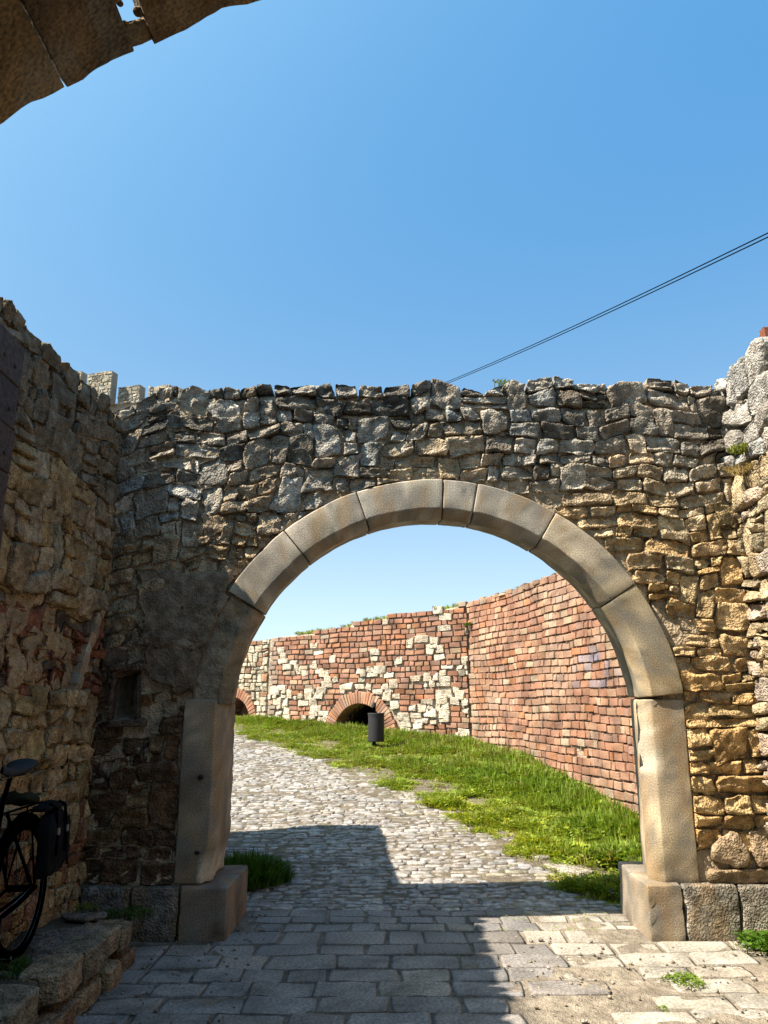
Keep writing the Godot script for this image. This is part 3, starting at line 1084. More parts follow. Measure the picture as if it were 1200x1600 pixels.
func build_far_wall() -> void:
	rg.seed = 505
	var L := plan_length(plan_far)
	var w := thing("brick_wall", Vector3(-0.5, 0.9, -16.2), "low wall of mixed red brick and pale stone with a small half-buried arch", "wall")
	var cf := func(u): return along(plan_far, u)
	var gy := func(u): return ground_y(0, along(plan_far, u)[0].z)
	var top := func(u): return 2.98 + 0.07 * u + (0.05 if u > 2.35 else 0.0) + 0.015 * sin(u * 4.0)
	var ac := Vector2(2.62, 0.87)          # arch of the embrasure: centre in (u, height)
	var ro := 0.93
	var ri := 0.67
	core(cf, span(0.0, ac.x - ri, 0.1), func(u): return gy.call(u) - 0.2, func(u): return top.call(u) - 0.02, 0.8, 0.025, Color(0.60, 0.51, 0.40), 34, 0.03)
	core(cf, span(ac.x - ri, ac.x + ri, 0.07), func(u): return ac.y + sqrt(maxf(0.0, (ri + 0.02) ** 2 - (u - ac.x) ** 2)), func(u): return top.call(u) - 0.02, 0.8, 0.025, Color(0.60, 0.51, 0.40), 28, 0.03)
	core(cf, span(ac.x + ri, L, 0.1), func(u): return gy.call(u) - 0.2, func(u): return top.call(u) - 0.02, 0.8, 0.025, Color(0.60, 0.51, 0.40), 34, 0.03)
	commit("mortar_core", M.mortar, w)
	# the chamber behind the embrasure
	var f0: Array = cf.call(ac.x)
	var bb := Basis(f0[1], Vector3.UP, f0[3])
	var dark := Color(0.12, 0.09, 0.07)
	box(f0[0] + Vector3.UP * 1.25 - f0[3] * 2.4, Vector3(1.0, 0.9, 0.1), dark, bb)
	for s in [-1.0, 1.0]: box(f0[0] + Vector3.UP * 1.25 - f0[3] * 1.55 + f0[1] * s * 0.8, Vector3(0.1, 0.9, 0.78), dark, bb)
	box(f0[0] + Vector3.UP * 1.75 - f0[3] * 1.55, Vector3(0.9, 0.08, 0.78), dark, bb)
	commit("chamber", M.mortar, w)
	# iron grille in the opening
	for k in 9:
		var x := -0.48 + k * 0.12
		tube([f0[0] + f0[1] * x + Vector3.UP * 0.7 - f0[3] * 0.3, f0[0] + f0[1] * x + Vector3.UP * (0.95 + sqrt(ri * ri - x * x)) - f0[3] * 0.3], [0.009], Color(0.05, 0.05, 0.05), 6)
		commit("grille_bar", M.paint, w)
	tube([f0[0] + f0[1] * -0.55 + Vector3.UP * 1.2 - f0[3] * 0.3, f0[0] + f0[1] * 0.55 + Vector3.UP * 1.2 - f0[3] * 0.3], [0.01], Color(0.05, 0.05, 0.05), 6)
	commit("grille_bar", M.paint, w)
	# ring of brick voussoirs
	for k in 37:
		var a := deg_to_rad(2.0 + 176.0 * k / 36.0)
		var d := Vector2(cos(a), sin(a))
		var t := Vector2(-d.y, d.x)
		var hw := 0.029
		var r1 := ro + ang(-0.03, 0.02)
		var cs := [ac + d * ri + t * hw * 0.8, ac + d * ri - t * hw * 0.8, ac + d * r1 - t * hw * 1.25, ac + d * r1 + t * hw * 1.25]
		for q in 4: cs[q] -= Vector2(ac.x, 0)
		piece(f0, cs, -0.5, 0.03 + ang(0, 0.012), 0.15, 0.006, jit(brick_colour(rg.randf()) * (1.0 if rg.randf() < 0.7 else 1.25), 0.2), LB, 0.25)
		commit("arch_brick", M.brick, w)
	# courses: brick with pale stone patched in
	var list := []
	var stones := []
	var v := 0.55
	while v < 3.4:
		var h := 0.107
		var u := ang(0.0, 0.1)
		while u < L - 0.02:
			var pale: float = nz.get_noise_2d(u * 1.5 + 40.0, v * 2.1) * 2.2 + nw.get_noise_2d(u * 40.0, v * 40.0) * 0.8
			pale += 0.35 * clampf((1.9 - v) / 0.7, -1.0, 1.0) - 0.62 * clampf((v - 2.45) * 2.0, 0, 1) - 0.05
			if u > 4.35: pale += 0.05
			var is_stone: bool = pale > 0.14
			var bw := (ang(0.14, 0.36) if is_stone else (ang(0.2, 0.27) if rg.randf() < 0.6 else ang(0.1, 0.14)))
			bw = minf(bw, L - u)
			var hh := h
			var lift := 0.0
			if is_stone:
				hh = h * ang(1.0, 2.1)
				lift = ang(-0.035, 0.02)
			var f: Array = cf.call(u + bw / 2)
			var um := u + bw / 2
			var g0: float = gy.call(um)
			var tp: float = top.call(um)
			var in_arch: bool = v + h > ac.y - 0.3 and (Vector2(um, v + h / 2) - ac).length() < ro + 0.02
			if v + h > g0 - 0.15 and v + h < tp + 0.05 and not in_arch and bw > 0.05:
				var g := 0.009
				var wob: float = 0.03 * nz.get_noise_2d(um * 0.8, v * 1.5 + 9.0)
				var cs := []
				for k in 4:
					cs.append(Vector2((-bw / 2 + g) if k == 0 or k == 3 else (bw / 2 - g), v + wob + lift + (g if k < 2 else hh - g)) + Vector2(ang(-0.008, 0.008), ang(-0.008, 0.008)) * (2.2 if is_stone else 0.6))
				var pos: Vector3 = f[0] + Vector3.UP * v
				if is_stone:
					stones.append([shows(pos, bw * hh), piece.bind(f, cs, -0.06, ang(0.012, 0.04), ang(0.3, 0.9), 0.016, jit(Color(0.82, 0.705, 0.57), 0.1), LB, 0.4)])
				else:
					list.append([shows(pos, bw * h), piece.bind(f, cs, -0.06, ang(0.004, 0.022), ang(0.05, 0.3), 0.008, jit(brick_colour(rg.randf()) if um > 0.3 else Color(0.58, 0.43, 0.34), 0.17), LB, 0.3, null, 0.3)])
			u += bw
		v += h
	lay(list, "brick", "bricks_beyond", M.brick, w)
	lay(stones, "stone", "small_stones", M.stone, w)

func build_recess_wall() -> void:
	rg.seed = 606
	var pl := [Vector2(-5.6, -20.5), Vector2(-2.72, -18.4)]
	var w := thing("stone_wall", Vector3(-4.3, 1.0, -18.9), "pale stone wall set back behind the left end of the brick wall", "wall")
	var cf := func(u): return along(pl, u)
	var L := plan_length(pl)
	var ac := Vector2(2.45, 1.08)
	var opening := 0.62
	core(cf, span(0, ac.x - opening, 0.2), func(_u): return 0.9, func(_u): return 3.0, 0.8, 0.03, Color(0.55, 0.47, 0.36), 30, 0.03)
	core(cf, span(ac.x - opening, ac.x + opening, 0.08), func(u): return ac.y + sqrt(maxf(0.0, opening ** 2 - (u - ac.x) ** 2)), func(_u): return 3.0, 0.8, 0.03, Color(0.55, 0.47, 0.36), 30, 0.03)
	core(cf, span(ac.x + opening, L, 0.1), func(_u): return 0.9, func(_u): return 3.0, 0.8, 0.03, Color(0.55, 0.47, 0.36), 30, 0.03)
	commit("mortar_core", M.mortar, w)
	var list := []
	for cs in rubble(0.0, L, 1.0, 3.02, func(_v): return ang(0.09, 0.17), func(_u, _v): return ang(1.0, 2.2), 0.008, 0.04):
		var mid := middle(cs)
		if (mid - ac).length() < 0.84: continue
		var f := along(pl, mid.x)
		for k in 4: cs[k] -= Vector2(mid.x, 0)
		list.append([shows(f[0] + Vector3.UP * mid.y, 0.02), piece.bind(f, cs, -0.06, ang(0.01, 0.04), 0.4, 0.012, jit(Color(0.76, 0.67, 0.52) if rg.randf() < 0.82 else Color(0.5, 0.3, 0.2), 0.14), LB, 0.4)])
	lay(list, "stone", "small_stones", M.stone, w)
	var f0 := along(pl, ac.x)
	for k in 27:
		var a := deg_to_rad(2.0 + 176.0 * k / 26.0)
		var d := Vector2(cos(a), sin(a))
		var t := Vector2(-d.y, d.x)
		var cs := [ac + d * 0.6 + t * 0.03, ac + d * 0.6 - t * 0.03, ac + d * 0.83 - t * 0.042, ac + d * 0.83 + t * 0.042]
		for q in 4: cs[q] -= Vector2(ac.x, 0)
		piece(f0, cs, -0.75, 0.04, 0.15, 0.006, jit(brick_colour(rg.randf()), 0.2), LB, 0.25)
		commit("arch_brick", M.brick, w)
	var bb := Basis(f0[1], Vector3.UP, f0[3])
	box(f0[0] + Vector3.UP * 1.5 - f0[3] * 0.85, Vector3(0.9, 0.7, 0.06), Color(0.46, 0.27, 0.18), bb)
	commit("niche_back", M.brick, w)

# ---------------------------------------------------------------- outer arch overhead
func build_near_arch() -> void:
	rg.seed = 707
	var c := Vector2(0.39, 1.41)
	var R := 1.95
	var w := thing("stone_arch", Vector3(0.19, 0, -1.3), "weathered brown stone arch overhead with a gap broken through it", "arch")
	var col := Color(0.36, 0.255, 0.15)
	var prof := [Vector2(R + 0.09, 0.0), Vector2(R, 0.0), Vector2(R - 0.006, 0.45), Vector2(R + 0.09, 0.45)]
	# angles where the joints show; the stone with the hole is split into a front lip and the rest
	for q in [[-4.0, 30.0], [30.0, 62.0], [62.0, 95.0], [95.0, 118.75], [120.25, 125.55], [125.7, 158.0], [158.0, 184.0]]:
		var tone: Color = jit(col, 0.06)
		if q[0] > 120.0 and q[0] < 125.0: tone = Color(0.22, 0.155, 0.10)
		if q[0] == 95.0: tone = Color(0.28, 0.2, 0.125)
		ring_stone(q[0], q[1], prof, c, -1.05, 0.018, tone, 0.0, 40)
		commit("voussoir", M.plaster, w)
	ring_stone(118.7, 120.3, [Vector2(R + 0.03, 0.4), Vector2(R + 0.004, 0.4), Vector2(R, 0.45), Vector2(R + 0.03, 0.45)], c, -1.05, 0.012, col, 0.0, 8)
	commit("voussoir", M.plaster, w)
	ring_stone(118.7, 120.3, [Vector2(R + 0.09, 0.0), Vector2(R, 0.0), Vector2(R, 0.325), Vector2(R + 0.09, 0.325)], c, -1.05, 0.014, col, 0.0, 8)
	commit("voussoir", M.plaster, w)
	# broken crumbs of masonry left round the gap
	for q in [[118.9, 0.385, 0.014], [120.1, 0.40, 0.016], [119.9, 0.345, 0.012], [118.9, 0.335, 0.013], [119.4, 0.41, 0.012]]:
		var a := deg_to_rad(q[0])
		blob(Vector3(c.x + cos(a) * (R + 0.015), c.y + sin(a) * (R + 0.015), -1.05 - q[1]), Vector3(q[2], q[2] * 0.9, q[2] * 1.2), Basis(Vector3.UP, ang(0, 3)), 0.8, 0.01, Color(0.25, 0.18, 0.11), 12, 8)
		commit("broken_stone", M.plaster, w)
	for s in [[-2.08, -1.58], [2.35, 2.76]]:
		post([Vector2(s[0], -1.5), Vector2(s[1], -1.5), Vector2(s[1], -1.05), Vector2(s[0], -1.05)], span(0.0, 1.36, 0.15), 0.02, jit(col, 0.1))
		commit("pier", M.plaster, w)

# added out of view to deepen the shade: masses of masonry to both sides and above, behind the outer arch
func build_shade_block() -> void:
	rg.seed = 717
	var w := thing("added_shade_block", Vector3(0.4, 0, 1.5), "unseen masonry block added behind the outer arch to deepen the shade", "added_shade_block")

	var back := func(u): return [Vector3(-u, 0, -0.95), Vector3.LEFT, Vector3.UP, Vector3.FORWARD]
	var col := Color(0.34, 0.26, 0.17)
	for q in [[-2.3, -7.0], [7.0, 1.7]]:
		core(back, span(q[1], q[0], 0.3), func(_u): return -0.05, func(_u): return 4.7, 4.0, 0.05, col, 24, 0.0)
	core(back, span(-2.3, 1.7, 0.3), func(_u): return 3.5, func(_u): return 4.7, 4.0, 0.05, col, 12, 0.03)
	commit("masonry", M.mortar, w)

# ---------------------------------------------------------------- tower far behind
func build_tower() -> void:
	rg.seed = 808
	var w := thing("tower", Vector3(-16, 0, -44), "distant stone tower top with merlons showing above the left wall", "tower")
	# directions found from the photo: the merlons stand about 44 m away
	var base := Vector3(-19.6, 0, -44)
	var yaw := Basis(Vector3.UP, deg_to_rad(-18))
	box(base + Vector3(2.6, 9.3, -3.0), Vector3(4.6, 9.8, 3.0), Color(0.42, 0.37, 0.29), yaw, 0.1)
	commit("tower_wall", M.stone, w)
	var U := yaw * Vector3.RIGHT
	var N := yaw * Vector3.BACK
	for k in 4:
		var c: Vector3 = base + U * [0.3, 2.62, 4.3, 6.4][k] + N * [0.05, 0.05, -0.6, -0.6][k] + Vector3.UP * 19.05
		var y0 := 18.9
		var hgt: float = [2.3, 2.0, 1.15, 0.9][k]
		var f := [c - Vector3.UP * c.y, U, Vector3.UP, N]
		var half: float = [0.92, 0.85, 0.75, 0.7][k]
		box(Vector3(c.x, y0 + hgt / 2, c.z) - N * 0.3, Vector3(half - 0.02, hgt / 2, 0.27), Color(0.42, 0.38, 0.31), yaw, 0.03)
		for cs in rubble(-half, half, y0, y0 + hgt, func(_v): return ang(0.17, 0.26), func(_u, _v): return ang(1.1, 2.0), 0.012, 0.02):
			piece(f, cs, -0.1, ang(0.02, 0.05), 0.3, 0.02, jit(Color(0.52, 0.47, 0.38), 0.2), LB, 0.3)
		# side of the merlon
		var fs := [c - Vector3.UP * c.y - U * half, -N * -1.0, Vector3.UP, -U]
		for cs in rubble(-0.6, 0.05, y0, y0 + hgt, func(_v): return ang(0.17, 0.26), func(_u, _v): return ang(1.1, 2.0), 0.012, 0.02):
			piece(fs, cs, -0.1, ang(0.02, 0.05), 0.3, 0.02, jit(Color(0.6, 0.54, 0.43), 0.2), LB, 0.3)
		commit("merlon", M.stone, w)
	tube([base + U * 1.15 + Vector3.UP * 20.1 - N * 0.2, base + U * 1.85 + Vector3.UP * 20.1 - N * 0.2], [0.035], Color(0.2, 0.2, 0.2), 6)
	commit("railing", M.paint, w)

# ---------------------------------------------------------------- paving in the gateway
func build_pavement() -> void:
	rg.seed = 909
	var w := thing("pavement", Vector3(0, 0, -5), "worn grey stone setts laid in rows through the gateway", "", "", "structure")
	var fr := [Vector3(0, 0, 0), Vector3.RIGHT, Vector3.FORWARD, Vector3.UP]
	var rows := [3.1, 3.36, 3.6, 3.88, 4.12, 4.36, 4.58, 4.81, 5.04, 5.27, 5.53, 5.76, 6.06, 6.27, 6.45, 6.62]
	var list := []
	for k in rows.size() - 1:
		var z: float = rows[k]
		var h: float = rows[k + 1] - z
		var x := -2.1 + ang(0, 0.2)
		while x < 2.75:
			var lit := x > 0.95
			var bw := ang(0.24, 0.48) if not lit else ang(0.28, 0.5)
			if z > 6.0: bw = ang(0.2, 0.3)
			var g := 0.006 if not lit else 0.008
			var slope := 0.012 * (x - 0.5) + (0.06 * (x - 1.0) if lit else 0.0)
			var cs := []
			for q in 4:
				var px := x + (g if q == 0 or q == 3 else bw - g)
				var pz := z + (g if q < 2 else h - g) + slope + 0.03 * nz.get_noise_2d(px * 1.2, z * 1.2)
				cs.append(Vector2(px + ang(-0.014, 0.014), pz + ang(-0.013, 0.013)))
			var mid := middle(cs)
			var sand: bool = (Vector2(mid.x - 1.05, mid.y - 4.6).length() < 0.26) or (mid.x > 2.25 and mid.y < 5.75)
			if not (sand or (mid.y > 5.82 and (mid.x < -1.05 or mid.x > 1.85)) or mid.x < -1.72 - 0.0):
				var y := 0.0
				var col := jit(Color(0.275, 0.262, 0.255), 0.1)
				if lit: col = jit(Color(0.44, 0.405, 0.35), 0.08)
				if rg.randf() < 0.06: col = jit(Color(0.33, 0.31, 0.28), 0.1)
				var f := [Vector3(0, y, 0), Vector3.RIGHT, Vector3.FORWARD, Vector3.UP]
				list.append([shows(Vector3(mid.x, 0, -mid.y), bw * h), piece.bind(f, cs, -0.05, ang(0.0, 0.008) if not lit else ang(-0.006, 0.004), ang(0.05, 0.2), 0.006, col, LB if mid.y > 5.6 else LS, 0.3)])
			x += bw
	lay(list, "sett", "small_setts", M.slab, w)

func build_path() -> void:
	rg.seed = 1010
	var w := thing("cobbled_path", Vector3(-1, 0.5, -11), "cobbled path climbing to the left between grass and walls", "", "", "structure")
	var list := []
	var z := 6.62
	while z < 18.2:
		var h := ang(0.078, 0.118)
		var xr := path_right(-z) + ang(-0.06, 0.06)
		var x := maxf(-4.6, -1.3 - (z - 6.6) * 0.42)
		if z < 7.6: x = -1.55
		x += ang(0, 0.1)
		while x < xr:
			var bw := ang(0.11, 0.27)
			var gy := ground_y(x, -z)
			var sl := (ground_y(x, -z - 0.1) - ground_y(x, -z)) / 0.1
			var V := Vector3(0, sl, -1).normalized()
			var f := [Vector3(x + bw / 2, gy, -z - h / 2), Vector3.RIGHT, V, Vector3.RIGHT.cross(V)]
			var g := 0.004
			var dz := 0.06 * nz.get_noise_2d(x * 1.8, z * 1.8)
			var cs := []
			for q in 4: cs.append(Vector2((-bw / 2 + g) if q == 0 or q == 3 else (bw / 2 - g), (-h / 2 + g if q < 2 else h / 2 - g) + dz) + Vector2(ang(-0.02, 0.02), ang(-0.014, 0.014)))
			var col := jit(Color(0.41, 0.39, 0.375) if rg.randf() < 0.8 else Color(0.36, 0.335, 0.31), 0.12)
			if xr - x < 0.5 and rg.randf() < 0.3: col = jit(Color(0.36, 0.34, 0.27), 0.1)
			list.append([shows(f[0], bw * h) * (1.0 if f[0].x / z > -0.21 else 0.02), piece.bind(f, cs, -0.04, ang(0.002, 0.011), ang(0.0, 0.4), 0.008, col, LC, 0.35)])
			x += bw
		z += h
	lay(list, "cobble", "cobbles_beyond", M.cobble, w)
	# flat kerb stones between cobbles and grass
	for q in [[Vector3(1.72, 0.06, -7.75), Vector3(0.13, 0.05, 0.26), 0.5], [Vector3(1.98, 0.03, -7.1), Vector3(0.16, 0.05, 0.2), 0.2], [Vector3(1.5, 0.1, -8.2), Vector3(0.1, 0.05, 0.16), 0.4]]:
		blob(q[0], q[1], Basis(Vector3.UP, q[2]), 0.35, 0.02, jit(Color(0.45, 0.42, 0.36), 0.1), 14, 8)
		commit("kerb_stone", M.stone, w)

# ---------------------------------------------------------------- stone ledge at the foot of the left wall
func build_ledge() -> void:
	rg.seed = 1111
	var w := thing("stone_ledge", Vector3(-1.85, 0, -4.5), "low ledge of rough stone blocks and earth under the bicycle", "ledge")
	var cf := func(u): return [Vector3(-1.66, 0, -u), Vector3.FORWARD, Vector3.UP, Vector3.RIGHT]
	core(cf, span(2.2, 5.55, 0.08), func(_u): return -0.05, func(u): return 0.27 - 0.05 * clampf((u - 5.0) * 2, 0, 1), 0.5, 0.03, Color(0.17, 0.135, 0.10), 8, 0.02)
	commit("earth_fill", M.dirt, w)
	var blocks := [[2.5, 0.3, 0.3], [2.95, 0.42, 0.3], [3.4, 0.4, 0.29], [3.85, 0.42, 0.31], [4.28, 0.4, 0.3], [4.68, 0.34, 0.3], [5.0, 0.26, 0.28], [5.3, 0.3, 0.25]]
	for b in blocks:
		var lo: float = b[2] * ang(0.4, 0.55)
		var col := jit(Color(0.36, 0.275, 0.18) if rg.randf() < 0.6 else Color(0.33, 0.21, 0.13), 0.2)
		blob(Vector3(-1.67 + ang(-0.03, 0.02), lo * 0.5 - 0.02, -b[0] + ang(-0.03, 0.03)), Vector3(0.12, lo * 0.55, b[1] * 0.5), Basis(Vector3.UP, ang(-0.1, 0.1)), 0.28, 0.024, col, 16, 10)
		commit("stone_block", M.stone, w)
		blob(Vector3(-1.7 + ang(-0.03, 0.02), lo + (b[2] - lo) * 0.5, -b[0] + ang(-0.1, 0.1)), Vector3(0.13, (b[2] - lo) * 0.56, b[1] * 0.49), Basis(Vector3.UP, ang(-0.15, 0.15)), 0.28, 0.024, jit(Color(0.37, 0.29, 0.2), 0.2), 16, 10)
		commit("stone_block", M.stone, w)
	for k in 8:
		blob(Vector3(ang(-2.05, -1.8), 0.265, -ang(4.2, 5.6)), Vector3(ang(0.08, 0.15), 0.02, ang(0.06, 0.13)), Basis(Vector3.UP, ang(0, 3)), 0.45, 0.012, jit(Color(0.25, 0.23, 0.21), 0.2), 12, 6)
		commit("flat_stone", M.stone, w)

func build_plate() -> void:
	rg.seed = 1212
	var w := thing("gate_leaf", Vector3(-2.02, 2.3, -3.5), "dark rusty riveted iron sheet fixed high on the left wall", "iron sheet")
	var col := Color(0.085, 0.052, 0.042)
	for k in 5:
		var y := 2.31 + k * 0.245
		box(Vector3(-2.015 - 0.003 * (k % 2), y + 0.12, -3.2), Vector3(0.02, 0.121, 0.74 - 0.008 * (k % 2)), jit(col, 0.2), Basis(Vector3.RIGHT, -0.035), 0.006)
		commit("iron_strip", M.iron, w)
	for k in 5:
		for j in 7:
			blob(Vector3(-1.994, 2.345 + k * 0.245 + (j % 2) * 0.015 + 0.03, -3.85 + j * 0.12), Vector3(0.008, 0.013, 0.013), Basis.IDENTITY, 1.0, 0.0, col * 0.7, 8, 6)
			commit("rivet", M.iron, w)

# ---------------------------------------------------------------- bicycle and its bag
func ringpts(c: Vector3, r: float, n: int, a: Vector3, b: Vector3) -> Array:
	var out := []
	for i in n: out.append(c + (a * cos(TAU * i / n) + b * sin(TAU * i / n)) * r)
	return out

func build_bicycle() -> void:
	rg.seed = 1313
	var at := Vector3(-1.925, 0.285, -4.46)
	var fw := Vector3(0.03, 0, 1.0).normalized()       # it faces out of the picture at the lower left
	var up := Vector3(-0.05, 1, 0).normalized()
	var sd := fw.cross(up).normalized()
	var P := func(x: float, y: float, z := 0.0): return at + fw * x + up * y + sd * z
	var w := thing("bicycle", at, "black bicycle with a dark saddle parked against the left wall", "bicycle")
	var blk := Color(0.018, 0.018, 0.02)
	var steel := Color(0.55, 0.55, 0.57)
	for x in [0.0, 1.06]:
		var c: Vector3 = P.call(x, 0.345)
		var tyre_root := Node3D.new()
		tyre_root.name = "wheel"
		w.add_child(tyre_root, true)
		tube(ringpts(c, 0.325, 48, fw, up), [0.02], Color(0.035, 0.033, 0.032), 8, true)
		commit("tyre", M.rubber, tyre_root)
		tube(ringpts(c, 0.298, 48, fw, up), [0.01], Color(0.35, 0.35, 0.36), 6, true)
		commit("rim", M.steel, tyre_root)
		for k in 24:
			var a := TAU * k / 24
			var q := c + (fw * cos(a) + up * sin(a)) * 0.297
			tube([c + sd * (0.025 if k % 2 else -0.025) + (fw * cos(a + 0.9) + up * sin(a + 0.9)) * 0.02, q], [0.0014], steel, 4)
		commit("spokes", M.steel, tyre_root, "stuff")
		tube([c - sd * 0.06, c + sd * 0.06], [0.018], steel * 0.7, 10)
		commit("hub", M.steel, tyre_root)
	# frame
	var bb: Vector3 = P.call(0.44, 0.3)
	var seat: Vector3 = P.call(0.28, 0.80)
	var head1: Vector3 = P.call(0.86, 0.86)
	var head0: Vector3 = P.call(0.90, 0.70)
	for q in [[bb, seat, 0.016], [P.call(0.29, 0.74), head1, 0.015], [bb, head0, 0.018], [head0, P.call(0.85, 0.9), 0.019]]:
		tube([q[0], q[1]], [q[2]], blk, 10)
	commit("frame", M.paint, w)
	for s in [-1.0, 1.0]:
		tube([P.call(0.285, 0.76, s * 0.03), P.call(0.0, 0.345, s * 0.065)], [0.0085], blk, 8)
		commit("seat_stay", M.paint, w)
		tube([P.call(0.42, 0.3, s * 0.035), P.call(0.0, 0.345, s * 0.065)], [0.009], blk, 8)
		commit("chain_stay", M.paint, w)
		tube([P.call(0.91, 0.68, s * 0.04), P.call(1.0, 0.5, s * 0.05), P.call(1.06, 0.345, s * 0.05)], [0.011], blk, 8)
		commit("fork_blade", M.paint, w)
	tube([P.call(0.28, 0.79), P.call(0.2, 0.925)], [0.013], Color(0.25, 0.25, 0.26), 10)
	commit("seat_post", M.steel, w)
	# saddle
	var first := bv.size()
	var prof := []
	var tri := bi.size()
	for j in 13:
		var t := j / 12.0
		var x := 0.02 + 0.28 * t
		var hw := lerpf(0.082, 0.022, smoothstep(0.1, 0.75, t)) * (0.35 if j == 0 or j == 12 else 1.0)
		var yt := 0.965 + 0.012 * cos(t * 5.0) + (0.012 if t < 0.2 else 0.0)
		for i in 10:
			var a := TAU * i / 10
			bv.push_back(P.call(x, yt + sin(a) * (0.022 if sin(a) > 0 else 0.045 * (1.0 - 0.6 * t)), cos(a) * hw))
			bc.push_back(Color(0.03, 0.032, 0.042))
	for j in 12:
		for i in 10:
			quad(first + j * 10 + i, first + (j + 1) * 10 + i, first + (j + 1) * 10 + (i + 1) % 10, first + j * 10 + (i + 1) % 10)
	smooth(first, tri)
	commit("saddle", M.rubber, w)
	for s in [-1.0, 1.0]:
		tube([P.call(0.06, 0.93, s * 0.025), P.call(0.25, 0.93, s * 0.02)], [0.004], steel, 6)
	commit("saddle_rails", M.steel, w)
	# rack, mudguard, chain guard, crank, handlebar
	tube([P.call(-0.34, 0.74, 0.05), P.call(0.2, 0.74, 0.05), P.call(0.2, 0.74, -0.05), P.call(-0.34, 0.74, -0.05), P.call(-0.34, 0.74, 0.05)], [0.006], blk, 6)
	for s in [-1.0, 1.0]:
		tube([P.call(-0.2, 0.74, s * 0.06), P.call(0.0, 0.35, s * 0.075)], [0.005], blk, 6)
		tube([P.call(0.05, 0.74, s * 0.06), P.call(0.0, 0.35, s * 0.075)], [0.005], blk, 6)
	commit("luggage_rack", M.paint, w)
	var mg := []
	for k in 15: mg.append(P.call(cos(deg_to_rad(20 + k * 11.5)) * 0.362, 0.345 + sin(deg_to_rad(20 + k * 11.5)) * 0.362))
	tube(mg, [0.02], blk, 6)
	commit("mudguard", M.paint, w)
	tube([P.call(0.02, 0.35, -0.085), P.call(0.25, 0.315, -0.09), P.call(0.44, 0.3, -0.09)], [0.014], Color(0.5, 0.5, 0.5), 8)
	commit("chain_guard", M.steel, w)
	tube([P.call(0.44, 0.3, 0.08), P.call(0.44, 0.3, -0.1), P.call(0.54, 0.16, -0.11), P.call(0.54, 0.16, -0.2)], [0.01], Color(0.3, 0.3, 0.3), 8)
	commit("crank", M.steel, w)
	tube([P.call(0.85, 0.9), P.call(0.83, 1.0)], [0.013], Color(0.3, 0.3, 0.3), 8)
	commit("stem", M.steel, w)
	tube([P.call(0.8, 0.99, -0.2), P.call(0.83, 1.0, -0.12), P.call(0.84, 1.0, 0.0), P.call(0.83, 1.0, 0.06), P.call(0.8, 0.99, 0.1)], [0.012], blk, 8)
	commit("handlebar", M.paint, w)
	# bundle and the bag
	var b := thing("pannier_bag", P.call(-0.12, 0.4, -0.1), "black pannier bag with a pale reflective strip beside the bicycle wheel", "bag")
	var bs := Basis(fw, up, sd)
	blob(P.call(-0.07, 0.56, -0.135), Vector3(0.165, 0.185, 0.065), bs, 0.5, 0.03, Color(0.013, 0.013, 0.016), 22, 14)
	commit("bag_body", M.cloth, b)
	blob(P.call(-0.07, 0.745, -0.11), Vector3(0.16, 0.035, 0.085), bs, 0.6, 0.03, Color(0.016, 0.016, 0.019), 20, 8)
	commit("flap", M.cloth, b)
	for x in [-0.12, 0.01]:
		tube([P.call(x, 0.765, -0.14), P.call(x, 0.74, -0.178), P.call(x, 0.62, -0.187), P.call(x, 0.5, -0.187)], [0.008], Color(0.045, 0.045, 0.05), 6)
		commit("strap", M.cloth, b)
		box(P.call(x, 0.62, -0.194), Vector3(0.012, 0.018, 0.006), Color(0.12, 0.12, 0.13), bs)
		commit("buckle", M.paint, b)
	tube([P.call(-0.17, 0.68, -0.178), P.call(-0.195, 0.64, -0.176), P.call(-0.2, 0.5, -0.174), P.call(-0.18, 0.42, -0.174)], [0.006], Color(0.62, 0.6, 0.55), 6)
	commit("reflective_strip", M.plain, b)
	blob(P.call(0.0, 0.80, 0.02), Vector3(0.13, 0.05, 0.09), bs * Basis(Vector3.BACK, 0.2), 0.7, 0.03, Color(0.03, 0.04, 0.028), 16, 10)
	var ro := commit("rolled_jacket", M.cloth)
	tag(ro, "dark bundle of cloth strapped on the bicycle rack behind the saddle", "bundle")

